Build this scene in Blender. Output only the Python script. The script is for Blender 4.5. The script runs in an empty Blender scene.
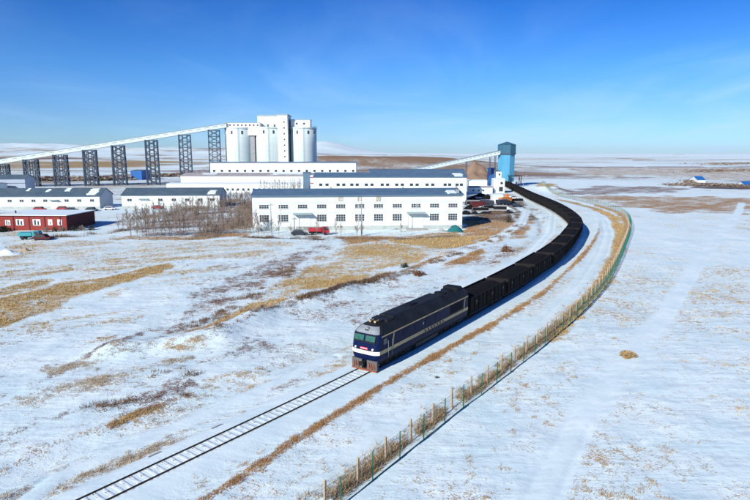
import bpy, bmesh, math, random
import numpy as np
from mathutils import Vector, Matrix
R = math.radians
random.seed(7)
RNG = np.random.default_rng(11)
SC = bpy.context.scene
COL = SC.collection

# ------------------------------------------------------------------ camera
FP = 583.0                      # focal length in photo pixels (750 wide)
CAMH = 22.0
TILT = math.atan(97 / FP)
cam = bpy.data.cameras.new('camera')
cam.sensor_width = 36; cam.lens = 36 * FP / 750
cam.clip_start = 0.5; cam.clip_end = 90000
camo = bpy.data.objects.new('camera', cam)
camo.location = (0, 0, CAMH)
camo.rotation_euler = (math.pi / 2 - TILT, 0, 0)
COL.objects.link(camo); SC.camera = camo

# ------------------------------------------------------------------ sky, sun
SUN_AZ, SUN_EL = 36.0, 27.0     # direction the light travels (clockwise from +Y), elevation
SUN_STR, SKY_STR, EXPO = 4.55, 0.103, 0.40
W = bpy.data.worlds.new('World'); SC.world = W; W.use_nodes = True
nt = W.node_tree; nt.nodes.clear()
o_ = nt.nodes.new('ShaderNodeOutputWorld'); bg = nt.nodes.new('ShaderNodeBackground')
sky = nt.nodes.new('ShaderNodeTexSky'); sky.sky_type = 'NISHITA'; sky.sun_disc = False
sky.sun_elevation = R(SUN_EL); sky.sun_rotation = R(180 + SUN_AZ)
sky.altitude = 900; sky.air_density = 1.0; sky.dust_density = 0.35; sky.ozone_density = 4.0
bg.inputs[1].default_value = SKY_STR
# thin high cirrus, laid out by direction on a plane high above
tc = nt.nodes.new('ShaderNodeTexCoord')
sep = nt.nodes.new('ShaderNodeSeparateXYZ'); nt.links.new(tc.outputs['Generated'], sep.inputs[0])
def wm(op, a, b=None, c=None):
    n = nt.nodes.new('ShaderNodeMath'); n.operation = op
    for i, v in enumerate((a, b, c)):
        if v is None: continue
        if isinstance(v, (int, float)): n.inputs[i].default_value = v
        else: nt.links.new(v, n.inputs[i])
    return n.outputs[0]
zz = wm('MAXIMUM', sep.outputs[2], 0.0)
den = wm('ADD', zz, 0.10)
cx = wm('DIVIDE', sep.outputs[0], den); cy = wm('DIVIDE', sep.outputs[1], den)
cmb = nt.nodes.new('ShaderNodeCombineXYZ'); nt.links.new(cx, cmb.inputs[0]); nt.links.new(wm('MULTIPLY', cy, 0.55), cmb.inputs[1])
nz = nt.nodes.new('ShaderNodeTexNoise'); nz.inputs['Scale'].default_value = 0.75; nz.inputs['Detail'].default_value = 9
nz.inputs['Roughness'].default_value = 0.56; nz.inputs['Distortion'].default_value = 0.7
nt.links.new(cmb.outputs[0], nz.inputs[0])
cov = nt.nodes.new('ShaderNodeMapRange'); cov.inputs['From Min'].default_value = 0.40; cov.inputs['From Max'].default_value = 0.80
cov.interpolation_type = 'SMOOTHSTEP'
nt.links.new(nz.outputs[0], cov.inputs[0])
# the veil is thicker low and to the east
low = nt.nodes.new('ShaderNodeMapRange'); low.inputs['From Min'].default_value = 0.0; low.inputs['From Max'].default_value = 0.30
low.inputs['To Min'].default_value = 0.62; low.inputs['To Max'].default_value = 0.06
nt.links.new(sep.outputs[2], low.inputs[0])
east = nt.nodes.new('ShaderNodeMapRange'); east.inputs['From Min'].default_value = -0.5; east.inputs['From Max'].default_value = 0.55
east.inputs['To Min'].default_value = 0.45; east.inputs['To Max'].default_value = 1.25
nt.links.new(sep.outputs[0], east.inputs[0])
fac = wm('MULTIPLY', wm('MULTIPLY', cov.outputs[0], low.outputs[0]), east.outputs[0])
mx = nt.nodes.new('ShaderNodeMixRGB'); mx.inputs[2].default_value = (4.2, 6.2, 9.0, 1)
SKYMIX = mx
nt.links.new(fac, mx.inputs[0])
tint = nt.nodes.new('ShaderNodeMixRGB'); tint.blend_type = 'MULTIPLY'; tint.inputs[0].default_value = 1.0
ramp = nt.nodes.new('ShaderNodeValToRGB'); cr_ = ramp.color_ramp
cr_.elements[0].position = 0.0; cr_.elements[0].color = (0.46, 0.72, 1.06, 1)
cr_.elements[1].position = 0.26; cr_.elements[1].color = (0.055, 0.365, 0.86, 1)
e_ = cr_.elements.new(0.06); e_.color = (0.40, 0.64, 1.0, 1)
e_ = cr_.elements.new(0.13); e_.color = (0.27, 0.60, 1.0, 1)
nt.links.new(sep.outputs[2], ramp.inputs[0]); nt.links.new(ramp.outputs[0], tint.inputs[2])
nt.links.new(sky.outputs[0], tint.inputs[1]); nt.links.new(tint.outputs[0], mx.inputs[1])
nt.links.new(mx.outputs[0], bg.inputs[0]); nt.links.new(bg.outputs[0], o_.inputs[0])

sun = bpy.data.lights.new('sun', 'SUN'); sun.energy = SUN_STR; sun.angle = R(0.5); sun.color = (1.0, 0.955, 0.89)
suno = bpy.data.objects.new('sun', sun); COL.objects.link(suno)
sd = Vector((math.sin(R(SUN_AZ)) * math.cos(R(SUN_EL)), math.cos(R(SUN_AZ)) * math.cos(R(SUN_EL)), -math.sin(R(SUN_EL))))
suno.rotation_euler = sd.to_track_quat('-Z', 'Y').to_euler(); suno.location = (-60, -60, 60)
vs = SC.view_settings; SC.display_settings.display_device = 'sRGB'
vs.view_transform = 'Standard'; vs.look = 'None'; vs.exposure = EXPO; vs.gamma = 1; vs.use_curve_mapping = False
SC.render.engine = 'CYCLES'
SC.cycles.volume_bounces = 0; SC.cycles.max_bounces = 6; SC.cycles.diffuse_bounces = 3

# ------------------------------------------------------------------ helpers
def at(x, y, z=0.0):
    """point of the plane at height z that stands at this place of the survey picture"""
    u = (x - 375) / FP; v = (250 - y) / FP
    dy = math.cos(TILT) + v * math.sin(TILT); dz = -math.sin(TILT) + v * math.cos(TILT)
    s = (CAMH - z) / -dz
    return (u * s, dy * s)
def pts(L): return np.array([at(*p) for p in L])

def h2(ix, iy, seed):
    n = (ix.astype(np.int64) * 374761393 + iy.astype(np.int64) * 668265263 + seed * 982451653) & 0x7fffffff
    n = ((n ^ (n >> 13)) * 1274126177) & 0x7fffffff
    n = n ^ (n >> 16)
    return (n & 0xffffff) / float(0xffffff)
def vn(x, y, seed=0):
    ix = np.floor(x); iy = np.floor(y); fx = x - ix; fy = y - iy
    fx = fx * fx * (3 - 2 * fx); fy = fy * fy * (3 - 2 * fy)
    a = h2(ix, iy, seed); b = h2(ix + 1, iy, seed); c = h2(ix, iy + 1, seed); d = h2(ix + 1, iy + 1, seed)
    return (a * (1 - fx) + b * fx) * (1 - fy) + (c * (1 - fx) + d * fx) * fy
def fbm(x, y, s, seed=0, oc=4):
    t = 0; a = 0.5; n = 0
    x = x / s; y = y / s
    for k in range(oc):
        t = t + a * vn(x, y, seed + k * 17); n += a; a *= 0.55; x = x * 2.03 + 5.3; y = y * 2.03 - 3.1
    return t / n
def sstep(e0, e1, x):
    t = np.clip((x - e0) / (e1 - e0), 0, 1); return t * t * (3 - 2 * t)
def dline(P, X, Y):
    """distance to polyline and parameter 0..1 along it"""
    D = np.full(X.shape, 1e9); TT = np.zeros(X.shape)
    L = np.hypot(*(P[1:] - P[:-1]).T); cum = np.concatenate([[0], np.cumsum(L)]); tot = cum[-1]
    for i in range(len(P) - 1):
        ax, ay = P[i]; bx, by = P[i + 1]; dx, dy = bx - ax, by - ay
        t = np.clip(((X - ax) * dx + (Y - ay) * dy) / (dx * dx + dy * dy), 0, 1)
        d = np.hypot(X - ax - t * dx, Y - ay - t * dy)
        m = d < D; D = np.where(m, d, D); TT = np.where(m, (cum[i] + t * L[i]) / tot, TT)
    return D, TT
def dpoly(P, X, Y):
    """signed distance to polygon, positive inside"""
    Q = np.vstack([P, P[:1]]); D, _ = dline(Q, X, Y); ins = np.zeros(X.shape, bool)
    for i in range(len(P)):
        (x0, y0), (x1, y1) = Q[i], Q[i + 1]
        if y0 == y1: continue
        c = ((y0 > Y) != (y1 > Y)) & (X < (x1 - x0) * (Y - y0) / (y1 - y0) + x0)
        ins ^= c
    return np.where(ins, D, -D)
def spline(P, n=24):
    P = np.asarray(P, float); out = []
    Q = np.vstack([2 * P[0] - P[1], P, 2 * P[-1] - P[-2]])
    for i in range(1, len(Q) - 2):
        p0, p1, p2, p3 = Q[i - 1], Q[i], Q[i + 1], Q[i + 2]
        for k in range(n):
            t = k / n
            out.append(0.5 * ((2 * p1) + (-p0 + p2) * t + (2 * p0 - 5 * p1 + 4 * p2 - p3) * t * t + (-p0 + 3 * p1 - 3 * p2 + p3) * t ** 3))
    out.append(P[-1]); return np.array(out)
def resample(P, step):
    L = np.hypot(*(P[1:] - P[:-1]).T); cum = np.concatenate([[0], np.cumsum(L)])
    s = np.arange(0, cum[-1], step)
    return np.stack([np.interp(s, cum, P[:, 0]), np.interp(s, cum, P[:, 1])], 1), s
def normals(P):
    T = np.gradient(P, axis=0); T /= np.linalg.norm(T, axis=1)[:, None]
    return np.stack([T[:, 1], -T[:, 0]], 1)      # to the right of travel

# ------------------------------------------------------------------ materials
def mat(name, col, rough=0.7, metal=0.0, noise=0.0, nscale=3.0, bump=0.0, col2=None, spec=0.3, stretch=None, alpha=None):
    m = bpy.data.materials.new(name); m.use_nodes = True; n = m.node_tree; b = n.nodes['Principled BSDF']
    b.inputs['Base Color'].default_value = (*col, 1); b.inputs['Roughness'].default_value = rough
    b.inputs['Metallic'].default_value = metal; b.inputs['Specular IOR Level'].default_value = spec
    if noise or col2:
        t = n.nodes.new('ShaderNodeTexCoord'); mp = n.nodes.new('ShaderNodeMapping')
        if stretch: mp.inputs['Scale'].default_value = stretch
        nz = n.nodes.new('ShaderNodeTexNoise'); nz.inputs['Scale'].default_value = nscale; nz.inputs['Detail'].default_value = 5
        nz.inputs['Roughness'].default_value = 0.62
        n.links.new(t.outputs['Object'], mp.inputs[0]); n.links.new(mp.outputs[0], nz.inputs[0])
        r = n.nodes.new('ShaderNodeMapRange'); r.inputs['From Min'].default_value = 0.3; r.inputs['From Max'].default_value = 0.7
        n.links.new(nz.outputs[0], r.inputs[0])
        mix = n.nodes.new('ShaderNodeMixRGB')
        c2 = col2 or tuple(max(0, c * (1 - noise)) for c in col)
        mix.inputs[1].default_value = (*col, 1); mix.inputs[2].default_value = (*c2, 1)
        n.links.new(r.outputs[0], mix.inputs[0]); n.links.new(mix.outputs[0], b.inputs['Base Color'])
        if bump:
            bp = n.nodes.new('ShaderNodeBump'); bp.inputs['Strength'].default_value = bump; bp.inputs['Distance'].default_value = 0.05
            n.links.new(nz.outputs[0], bp.inputs['Height']); n.links.new(bp.outputs[0], b.inputs['Normal'])
    return m
M = {}
M['white_wall'] = mat('white_wall', (.74, .78, .76), .6, noise=.12, nscale=.18, col2=(.60, .67, .66), stretch=(1, 1, .4))
M['shaded_wall'] = mat('blue_grey_shade', (.38, .44, .52), .6, noise=.15, nscale=.4)  # shade of the white gables put into the colour; shed walls too
M['plinth'] = mat('plinth', (.46, .50, .47), .85, noise=.3, nscale=.6)
M['pale_band'] = mat('pale_blue_band', (.50, .66, .74), .6)
M['roof_blue'] = mat('blue_sheet_roof', (.075, .145, .215), .5, noise=.3, nscale=.35, col2=(.12, .19, .25))
M['roof_grey'] = mat('grey_sheet_roof', (.055, .10, .135), .55, noise=.3, nscale=.3, col2=(.11, .15, .17))
M['roof_brown'] = mat('old_roof', (.24, .20, .18), .85, noise=.3, nscale=.5, col2=(.5, .5, .5))
M['snow'] = mat('roof_snow', (.76, .86, .87), .75, noise=.08, nscale=1.5, bump=.4)
M['glass'] = mat('window_glass', (.035, .05, .055), .15, spec=.5)
M['glass_teal'] = mat('cab_glass', (.035, .12, .085), .08, spec=.6)
M['frame_w'] = mat('white_frame', (.74, .76, .76), .5)
M['door_w'] = mat('pale_door', (.74, .79, .73), .6, noise=.1, nscale=1)
M['canopy'] = mat('canopy_grey', (.30, .36, .36), .7)
M['silo'] = mat('silo_concrete', (.60, .68, .66), .75, noise=.12, nscale=.12, col2=(.50, .60, .59), stretch=(.4, .4, 2.2))
M['silo_w'] = mat('headhouse_white', (.80, .82, .80), .7, noise=.1, nscale=.15)
M['dark_open'] = mat('dark_opening', (.05, .06, .07), .8)
M['concrete'] = mat('grey_concrete', (.33, .34, .34), .85, noise=.2, nscale=.5)
M['steel_blue'] = mat('painted_steel', (.06, .085, .12), .55, noise=.2, nscale=1)
M['gallery'] = mat('gallery_cladding', (.72, .80, .76), .5, noise=.12, nscale=.2)
M['gallery_roof'] = mat('gallery_roof', (.34, .42, .42), .5, noise=.2, nscale=.3)
M['tower_blue'] = mat('tower_blue', (.055, .26, .42), .5, noise=.15, nscale=.25, col2=(.10, .34, .48), stretch=(1, 1, .3))
M['tower_teal'] = mat('tower_teal', (.04, .13, .19), .5, noise=.2, nscale=.3)
M['strong_blue'] = mat('strong_blue', (.02, .14, .42), .5, noise=.2, nscale=.5)
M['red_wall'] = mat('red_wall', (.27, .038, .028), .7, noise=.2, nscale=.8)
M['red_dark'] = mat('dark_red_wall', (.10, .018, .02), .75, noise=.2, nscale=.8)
M['coal'] = mat('coal', (.006, .006, .007), .95, noise=.5, nscale=2.2, bump=1.0, col2=(.015, .013, .012), spec=.08)
M['wagon'] = mat('wagon_black', (.006, .006, .007), .75, noise=.4, nscale=1.4, col2=(.016, .012, .010), spec=.12)
M['wagon_end'] = mat('brown_wagon_end', (.014, .011, .010), .8, noise=.4, nscale=2)  # a little lighter and browner than the wagon base colour
M['stencil'] = mat('stencil_white', (.20, .20, .19), .8)
M['wheel'] = mat('wheel_steel', (.05, .04, .035), .6, metal=.3)
M['loco_blue'] = mat('loco_blue', (.002, .010, .052), .5, spec=.12, noise=.2, nscale=1.5)
M['loco_roof'] = mat('loco_roof', (.010, .011, .013), .6, noise=.4, nscale=.6, col2=(.026, .028, .032), spec=.15)
M['loco_cream'] = mat('loco_cream', (.62, .47, .24), .5, noise=.45, nscale=1.5)
M['loco_grey'] = mat('loco_pale_grey', (.26, .29, .31), .5, noise=.2, nscale=2)
M['loco_white'] = mat('loco_white', (.80, .80, .80), .5)
M['black'] = mat('black_paint', (.006, .006, .007), .7, noise=.3, nscale=3)
M['under'] = mat('underframe', (.012, .012, .013), .8, noise=.4, nscale=3)
M['tank'] = mat('fuel_tank', (.03, .04, .045), .6, noise=.3, nscale=2)
M['rust'] = mat('pilot_rust', (.36, .10, .04), .75, noise=.5, nscale=6)
M['pilot'] = mat('pilot_grey', (.09, .11, .12), .7, noise=.3, nscale=5, col2=(.13, .09, .07))
M['red'] = mat('red_paint', (.55, .03, .04), .5, noise=.2, nscale=2)
M['lamp'] = mat('headlamp_glass', (.75, .75, .70), .15, spec=.6)
M['rail'] = mat('rail_steel', (.035, .026, .024), .6, metal=.2, noise=.4, nscale=2)
M['sleeper'] = mat('sleeper_concrete', (.36, .34, .31), .9, noise=.3, nscale=3)
M['green_fence'] = mat('green_fence_paint', (.015, .15, .085), .5)
M['wire'] = mat('green_wire', (.03, .17, .13), .5)
M['steel_wire'] = mat('galvanised_wire', (.30, .28, .25), .6)
M['post_c'] = mat('concrete_post', (.44, .34, .23), .9, noise=.2, nscale=4)
M['bark'] = mat('grey_brown_bark', (.26, .20, .155), .9, noise=.3, nscale=4)
M['twig'] = mat('bare_twigs', (.27, .21, .16), .9)
M['rustbrush'] = mat('rust_brush', (.15, .085, .055), .9, noise=.5, nscale=.6, col2=(.26, .17, .09))
M['needles'] = mat('dark_needles', (.030, .040, .022), .9, noise=.4, nscale=3)
M['leafbrown'] = mat('dry_leaves', (.24, .12, .065), .9, noise=.4, nscale=4)
M['straw'] = mat('straw', (.46, .31, .14), .95, noise=.3, nscale=3)
M['heap'] = mat('tan_spoil', (.25, .17, .115), .95, noise=.3, nscale=.25, col2=(.25, .17, .11), bump=.8)
M['tarp'] = mat('teal_tarpaulin', (.02, .17, .17), .5, noise=.3, nscale=2)
M['car_dark'] = mat('car_dark', (.03, .035, .05), .3, spec=.5)
M['car_white'] = mat('car_white', (.75, .76, .78), .3, spec=.5)
M['car_red'] = mat('car_red', (.36, .025, .035), .35, spec=.5)
M['cyan'] = mat('cyan_paint', (.05, .30, .33), .4)
M['orange'] = mat('orange_paint', (.55, .20, .05), .6, noise=.2, nscale=2)
M['rubber'] = mat('tyre_rubber', (.02, .02, .02), .8)
M['sign_gold'] = mat('sign_gold', (.50, .36, .20), .6)
M['glyph'] = mat('glyph_dark', (.02, .02, .03), .6)

# ------------------------------------------------------------------ mesh builder
class MB:
    def __init__(s): s.v = []; s.f = []; s.m = []
    def add(s, v, f, mi=0):
        o = len(s.v); s.v += [tuple(p) for p in v]; s.f += [tuple(i + o for i in q) for q in f]
        s.m += [mi] * len(f) if isinstance(mi, int) else list(mi)
    def box(s, x0, x1, y0, y1, z0, z1, mi=0):
        v = [(x0, y0, z0), (x1, y0, z0), (x1, y1, z0), (x0, y1, z0), (x0, y0, z1), (x1, y0, z1), (x1, y1, z1), (x0, y1, z1)]
        s.add(v, [(0, 3, 2, 1), (4, 5, 6, 7), (0, 1, 5, 4), (1, 2, 6, 5), (2, 3, 7, 6), (3, 0, 4, 7)], mi)
    def bar(s, p, q, w, h=None, mi=0, up=(0, 0, 1)):
        h = h or w; p = Vector(p); q = Vector(q); d = (q - p).normalized(); u = Vector(up)
        if abs(d.dot(u)) > .95: u = Vector((0, 1, 0))
        a = d.cross(u).normalized() * w / 2; b = a.cross(d).normalized() * h / 2
        v = [p - a - b, p + a - b, p + a + b, p - a + b, q - a - b, q + a - b, q + a + b, q - a + b]
        s.add(v, [(0, 3, 2, 1), (4, 5, 6, 7), (0, 1, 5, 4), (1, 2, 6, 5), (2, 3, 7, 6), (3, 0, 4, 7)], mi)
    def cyl(s, p, q, r0, r1=None, n=10, mi=0, cap=True):
        r1 = r0 if r1 is None else r1; p = Vector(p); q = Vector(q); d = (q - p).normalized()
        u = Vector((0, 0, 1)) if abs(d.z) < .9 else Vector((1, 0, 0))
        a = d.cross(u).normalized(); b = d.cross(a)
        v = []
        for c, r in ((p, r0), (q, r1)):
            for k in range(n):
                t = 2 * math.pi * k / n; v.append(c + (a * math.cos(t) + b * math.sin(t)) * r)
        f = [(k, (k + 1) % n, n + (k + 1) % n, n + k) for k in range(n)]
        if cap: f += [tuple(range(n - 1, -1, -1)), tuple(range(n, 2 * n))]
        s.add(v, f, mi)
    def prism(s, poly, axis, a, b, mi=0):
        """poly in the plane across `axis` ('x': (y,z), 'y': (x,z), 'z': (x,y)) swept from a to b"""
        n = len(poly); v = []
        for t in (a, b):
            for p in poly:
                v.append((t, p[0], p[1]) if axis == 'x' else (p[0], t, p[1]) if axis == 'y' else (p[0], p[1], t))
        s.add(v, [(k, (k + 1) % n, n + (k + 1) % n, n + k) for k in range(n)] + [tuple(range(n - 1, -1, -1)), tuple(range(n, 2 * n))], mi)
    def mesh(s, name, mats, smooth=False):
        me = bpy.data.meshes.new(name); me.from_pydata(s.v, [], s.f)
        for m_ in (mats if isinstance(mats, (list, tuple)) else [mats]): me.materials.append(m_)
        if any(s.m): me.polygons.foreach_set('material_index', s.m)
        if smooth: me.polygons.foreach_set('use_smooth', [True] * len(s.f))
        bm = bmesh.new(); bm.from_mesh(me); bmesh.ops.recalc_face_normals(bm, faces=bm.faces); bm.to_mesh(me); bm.free()
        me.update(); return me
    def build(s, name, mats, parent=None, loc=(0, 0, 0), rz=0, smooth=False):
        o = bpy.data.objects.new(name, s.mesh(name, mats, smooth)); COL.objects.link(o)
        o.location = loc; o.rotation_euler = (0, 0, rz); o.parent = parent; return o
def tag(o, label=None, cat=None, group=None, kind=None):
    if label: o['label'] = label
    if cat: o['category'] = cat
    if group: o['group'] = group
    if kind: o['kind'] = kind
    return o
def thing(name, loc, rz, label, cat, group=None):
    o = bpy.data.objects.new(name, None); COL.objects.link(o); o.location = loc; o.rotation_euler = (0, 0, rz)
    o.empty_display_size = .5
    return tag(o, label, cat, group)
def copy_tree(o, parent=None):
    c = o.copy(); COL.objects.link(c); c.parent = parent
    for ch in list(o.children): copy_tree(ch, c)
    return c

# ------------------------------------------------------------------ lines of the site
TRK = spline([(x_ * .975, y_ * .975) for x_, y_ in [(-29.7, 19.4), (-18.15, 34.55), (-1.35, 56.9), (11.3, 75.9), (22.6, 93.5), (30.2, 106.8), (37.2, 119), (48.6, 143.5), (59.6, 173),
              (69.0, 222), (75.5, 285), (81.5, 335), (87.5, 388), (93, 440), (97, 520)]], 20)
TRK, TS = resample(TRK, 1.0); TN = normals(TRK)
TRKC = TRK[::6]                     # coarse copy for distance fields
DITCH = (TRK - TN * 8.2)[:230:6]
def trk(s, off=0):
    x = np.interp(s, TS, TRK[:, 0]); y = np.interp(s, TS, TRK[:, 1]); nx = np.interp(s, TS, TN[:, 0]); ny = np.interp(s, TS, TN[:, 1])
    return x + nx * off, y + ny * off, math.atan2(-nx, ny) if False else math.atan2(ny, nx)
FEN = spline([at(x, y) for x, y in [(280, 549), (330, 515), (373, 481.7), (402.6, 458), (422.6, 442), (444, 425), (463.6, 409), (481, 396.7), (499, 382.5), (540, 350), (580, 315),
              (610, 280), (626, 246), (631, 226), (622, 214), (600, 206), (578, 200.5), (558, 195.5), (545, 190.5), (538, 186)]], 14)
FEN, FS = resample(FEN, 1.0); FNR = normals(FEN)
HTOP = 0.42                        # ballast height

# hand-surveyed cover: (points, half width m, strength, colour, soft)
TAN, ORG, PUR, DRK, PAL = 0, 1, 2, 3, 4
PALC = np.array([(.47, .33, .145), (.38, .23, .105), (.235, .165, .14), (.12, .085, .065), (.44, .36, .24)])
LINES = [
    ([(150, 540), (225, 492), (262, 467), (300, 441), (345, 412), (400, 378), (455, 347), (500, 322), (545, 293), (578, 262), (592, 245), (599, 232), (601, 221), (596, 214), (586, 212)], .62, .80, ORG),
    ([(340, 497), (372, 470), (402, 449), (430, 426), (470, 395), (500, 371), (540, 338), (577, 304)], .9, .60, TAN),
    ([(540, 338), (577, 304), (600, 276), (615, 250), (620, 232), (613, 217), (596, 209), (570, 202), (556, 199)], 2.3, .98, TAN),
    ([(356, 488), (402, 450), (450, 412), (500, 373), (555, 328)], .8, .70, PUR),
    # long bank between the fields and the line
    ([(120, 352), (190, 343), (215, 338), (262, 318), (300, 306), (352, 290), (400, 277), (440, 262), (476, 249), (505, 236), (522, 224)], 1.3, .82, DRK),
    ([(112, 358), (160, 347), (210, 331), (255, 313), (300, 298), (350, 283), (400, 270)], 2.2, .62, TAN),
    ([(0, 412), (60, 372), (100, 352), (140, 333), (185, 316), (215, 300), (262, 276), (300, 248), (312, 240)], 1.1, .56, PUR),
    ([(40, 400), (100, 378), (150, 352), (200, 322), (245, 300), (290, 275)], 1.6, .45, PUR),
    ([(112, 424), (140, 410), (165, 402), (196, 392)], .75, .92, TAN),
    ([(60, 368), (110, 362), (165, 336)], 1.6, .55, PAL),
    ([(0, 437), (40, 418), (90, 408), (140, 388)], 1.3, .46, PUR),
    ([(0, 470), (60, 440), (112, 424)], .8, .40, ORG),
    ([(100, 300), (140, 283), (175, 270), (205, 258), (235, 250)], 2.0, .42, TAN),
    ([(150, 468), (200, 440), (250, 417), (300, 396), (340, 378)], .28, .50, PAL),
    ([(196, 312), (225, 294), (262, 272), (300, 250), (330, 240)], 1.2, .60, ORG),
    ([(330, 370), (370, 352), (430, 330)], .2, .2, PAL),
    ([(440, 292), (480, 272), (510, 258), (530, 247), (540, 232), (538, 220), (530, 208)], .8, .52, ORG),
    ([(0, 262), (40, 252), (80, 244), (110, 238), (125, 236)], 2.6, .72, TAN),
    ([(0, 268), (12, 260), (30, 258)], 1.5, .45, DRK),
    ([(245, 237), (300, 239), (350, 240), (420, 240), (462, 236)], 2.2, .85, DRK),
    ([(392, 408), (430, 380), (470, 352), (520, 318)], .3, .2, PAL),
]
LINES = [(pts(a), b, c, d) for a, b, c, d in LINES]
POLYS = [
    ([(-40, 300), (20, 294), (60, 283), (110, 276), (172, 261), (184, 267), (120, 287), (60, 309), (0, 328), (-40, 338)], .74, TAN, 1.8),
    ([(-30, 296), (15, 284), (45, 277), (52, 281), (20, 292), (-20, 302)], .72, TAN, 1.8),
    ([(266, 262), (300, 247), (345, 243), (392, 246), (402, 256), (360, 270), (300, 284), (250, 300), (240, 290)], .68, ORG, 3.0),
    ([(345, 268), (352, 256), (385, 249), (405, 256), (385, 268)], .86, ORG, 1.5),
    ([(326, 236), (400, 236), (470, 230), (512, 226), (505, 238), (470, 247), (430, 256), (400, 262), (380, 250), (340, 246)], .84, ORG, 2.5),
    ([(388, 240), (470, 233), (506, 228), (498, 241), (430, 253), (400, 256)], .92, TAN, 2.2),
    ([(170, 345), (192, 329), (236, 315), (242, 322), (216, 334), (196, 345)], .88, TAN, 1.2),
    ([(110, 405), (145, 384), (185, 372), (200, 385), (176, 400), (140, 410)], .47, PUR, 1.6),
    ([(180, 352), (230, 335), (300, 320), (300, 332), (240, 352), (190, 364)], .42, PUR, 2.0),
    ([(392, 272), (440, 258), (480, 243), (520, 221), (526, 231), (484, 256), (430, 272), (396, 284)], .88, ORG, 2.8),
    ([(255, 296), (300, 268), (350, 244), (400, 244), (440, 250), (395, 274), (330, 292), (262, 314)], .66, TAN, 3.0),
    ([(150, 352), (190, 326), (240, 306), (300, 296), (262, 316), (225, 334), (200, 350), (160, 362)], .70, TAN, 2.0),
    ([(0, 398), (60, 378), (120, 366), (170, 352), (200, 362), (120, 392), (40, 420), (0, 432)], .52, PAL, 3.0),
    ([(235, 330), (300, 312), (380, 294), (470, 268), (440, 292), (380, 318), (300, 345), (210, 372)], .40, PUR, 3.0),
    ([(462, 216), (522, 206), (530, 218), (512, 236), (464, 236)], .80, ORG, 2.0),
    ([(180, 300), (262, 262), (330, 236), (345, 240), (300, 262), (235, 300), (170, 345), (120, 356)], .56, PUR, 3.0),
    ([(0, 240), (250, 238), (320, 242), (250, 262), (100, 262), (0, 285)], .50, TAN, 4.0),
    ([(505, 200), (522, 200), (536, 215), (528, 238), (508, 240), (516, 222)], .74, ORG, 1.5),
    ([(530, 188), (548, 183), (556, 184), (560, 190), (548, 192)], .95, TAN, 2.0),
    ([(548, 196), (600, 195), (750, 197), (900, 197), (900, 213), (740, 214), (650, 213), (632, 208), (600, 202), (560, 198)], .72, ORG, 9.0),
    ([(550, 192), (600, 186), (668, 186), (700, 190), (640, 194), (560, 196)], .70, PUR, 8.0),
    ([(672, 184), (690, 182), (760, 185), (900, 186), (900, 190), (740, 189.5), (690, 188)], .86, DRK, 6.0),
    ([(560, 169), (640, 168), (720, 168), (900, 167), (900, 179), (700, 180), (640, 176), (600, 178)], .62, ORG, 25.0),
    ([(90, 238), (160, 233), (250, 228), (256, 236), (200, 240), (110, 241)], .72, ORG, 2.0),
    ([(130, 228), (180, 212), (236, 200), (262, 196), (256, 230), (190, 236), (140, 236)], .62, PUR, 3.0),
]
POLYS = [(pts(a), b, c, d) for a, b, c, d in POLYS]
ROADS = [([(318, 511), (352, 478), (400, 438), (450, 399), (500, 360), (550, 320), (585, 283), (602, 255), (608, 235), (604, 220), (592, 212)], 1.7),
         ([(0, 520), (60, 475), (140, 440), (240, 398), (330, 357)], .7),
         ([(518, 192), (536, 202), (552, 214), (549, 232), (530, 252), (500, 268), (460, 285)], 1.6),
         ([(506, 200), (526, 212), (520, 226), (490, 243), (450, 260), (400, 280)], 1.5),
         ([(742, 203), (738, 213), (715, 240), (692, 272), (664, 316), (625, 362), (580, 420), (530, 520)], 1.2)]
ROADS = [(pts(a), b) for a, b in ROADS]
GRADED = dict(fence=FEN[::8])

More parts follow.
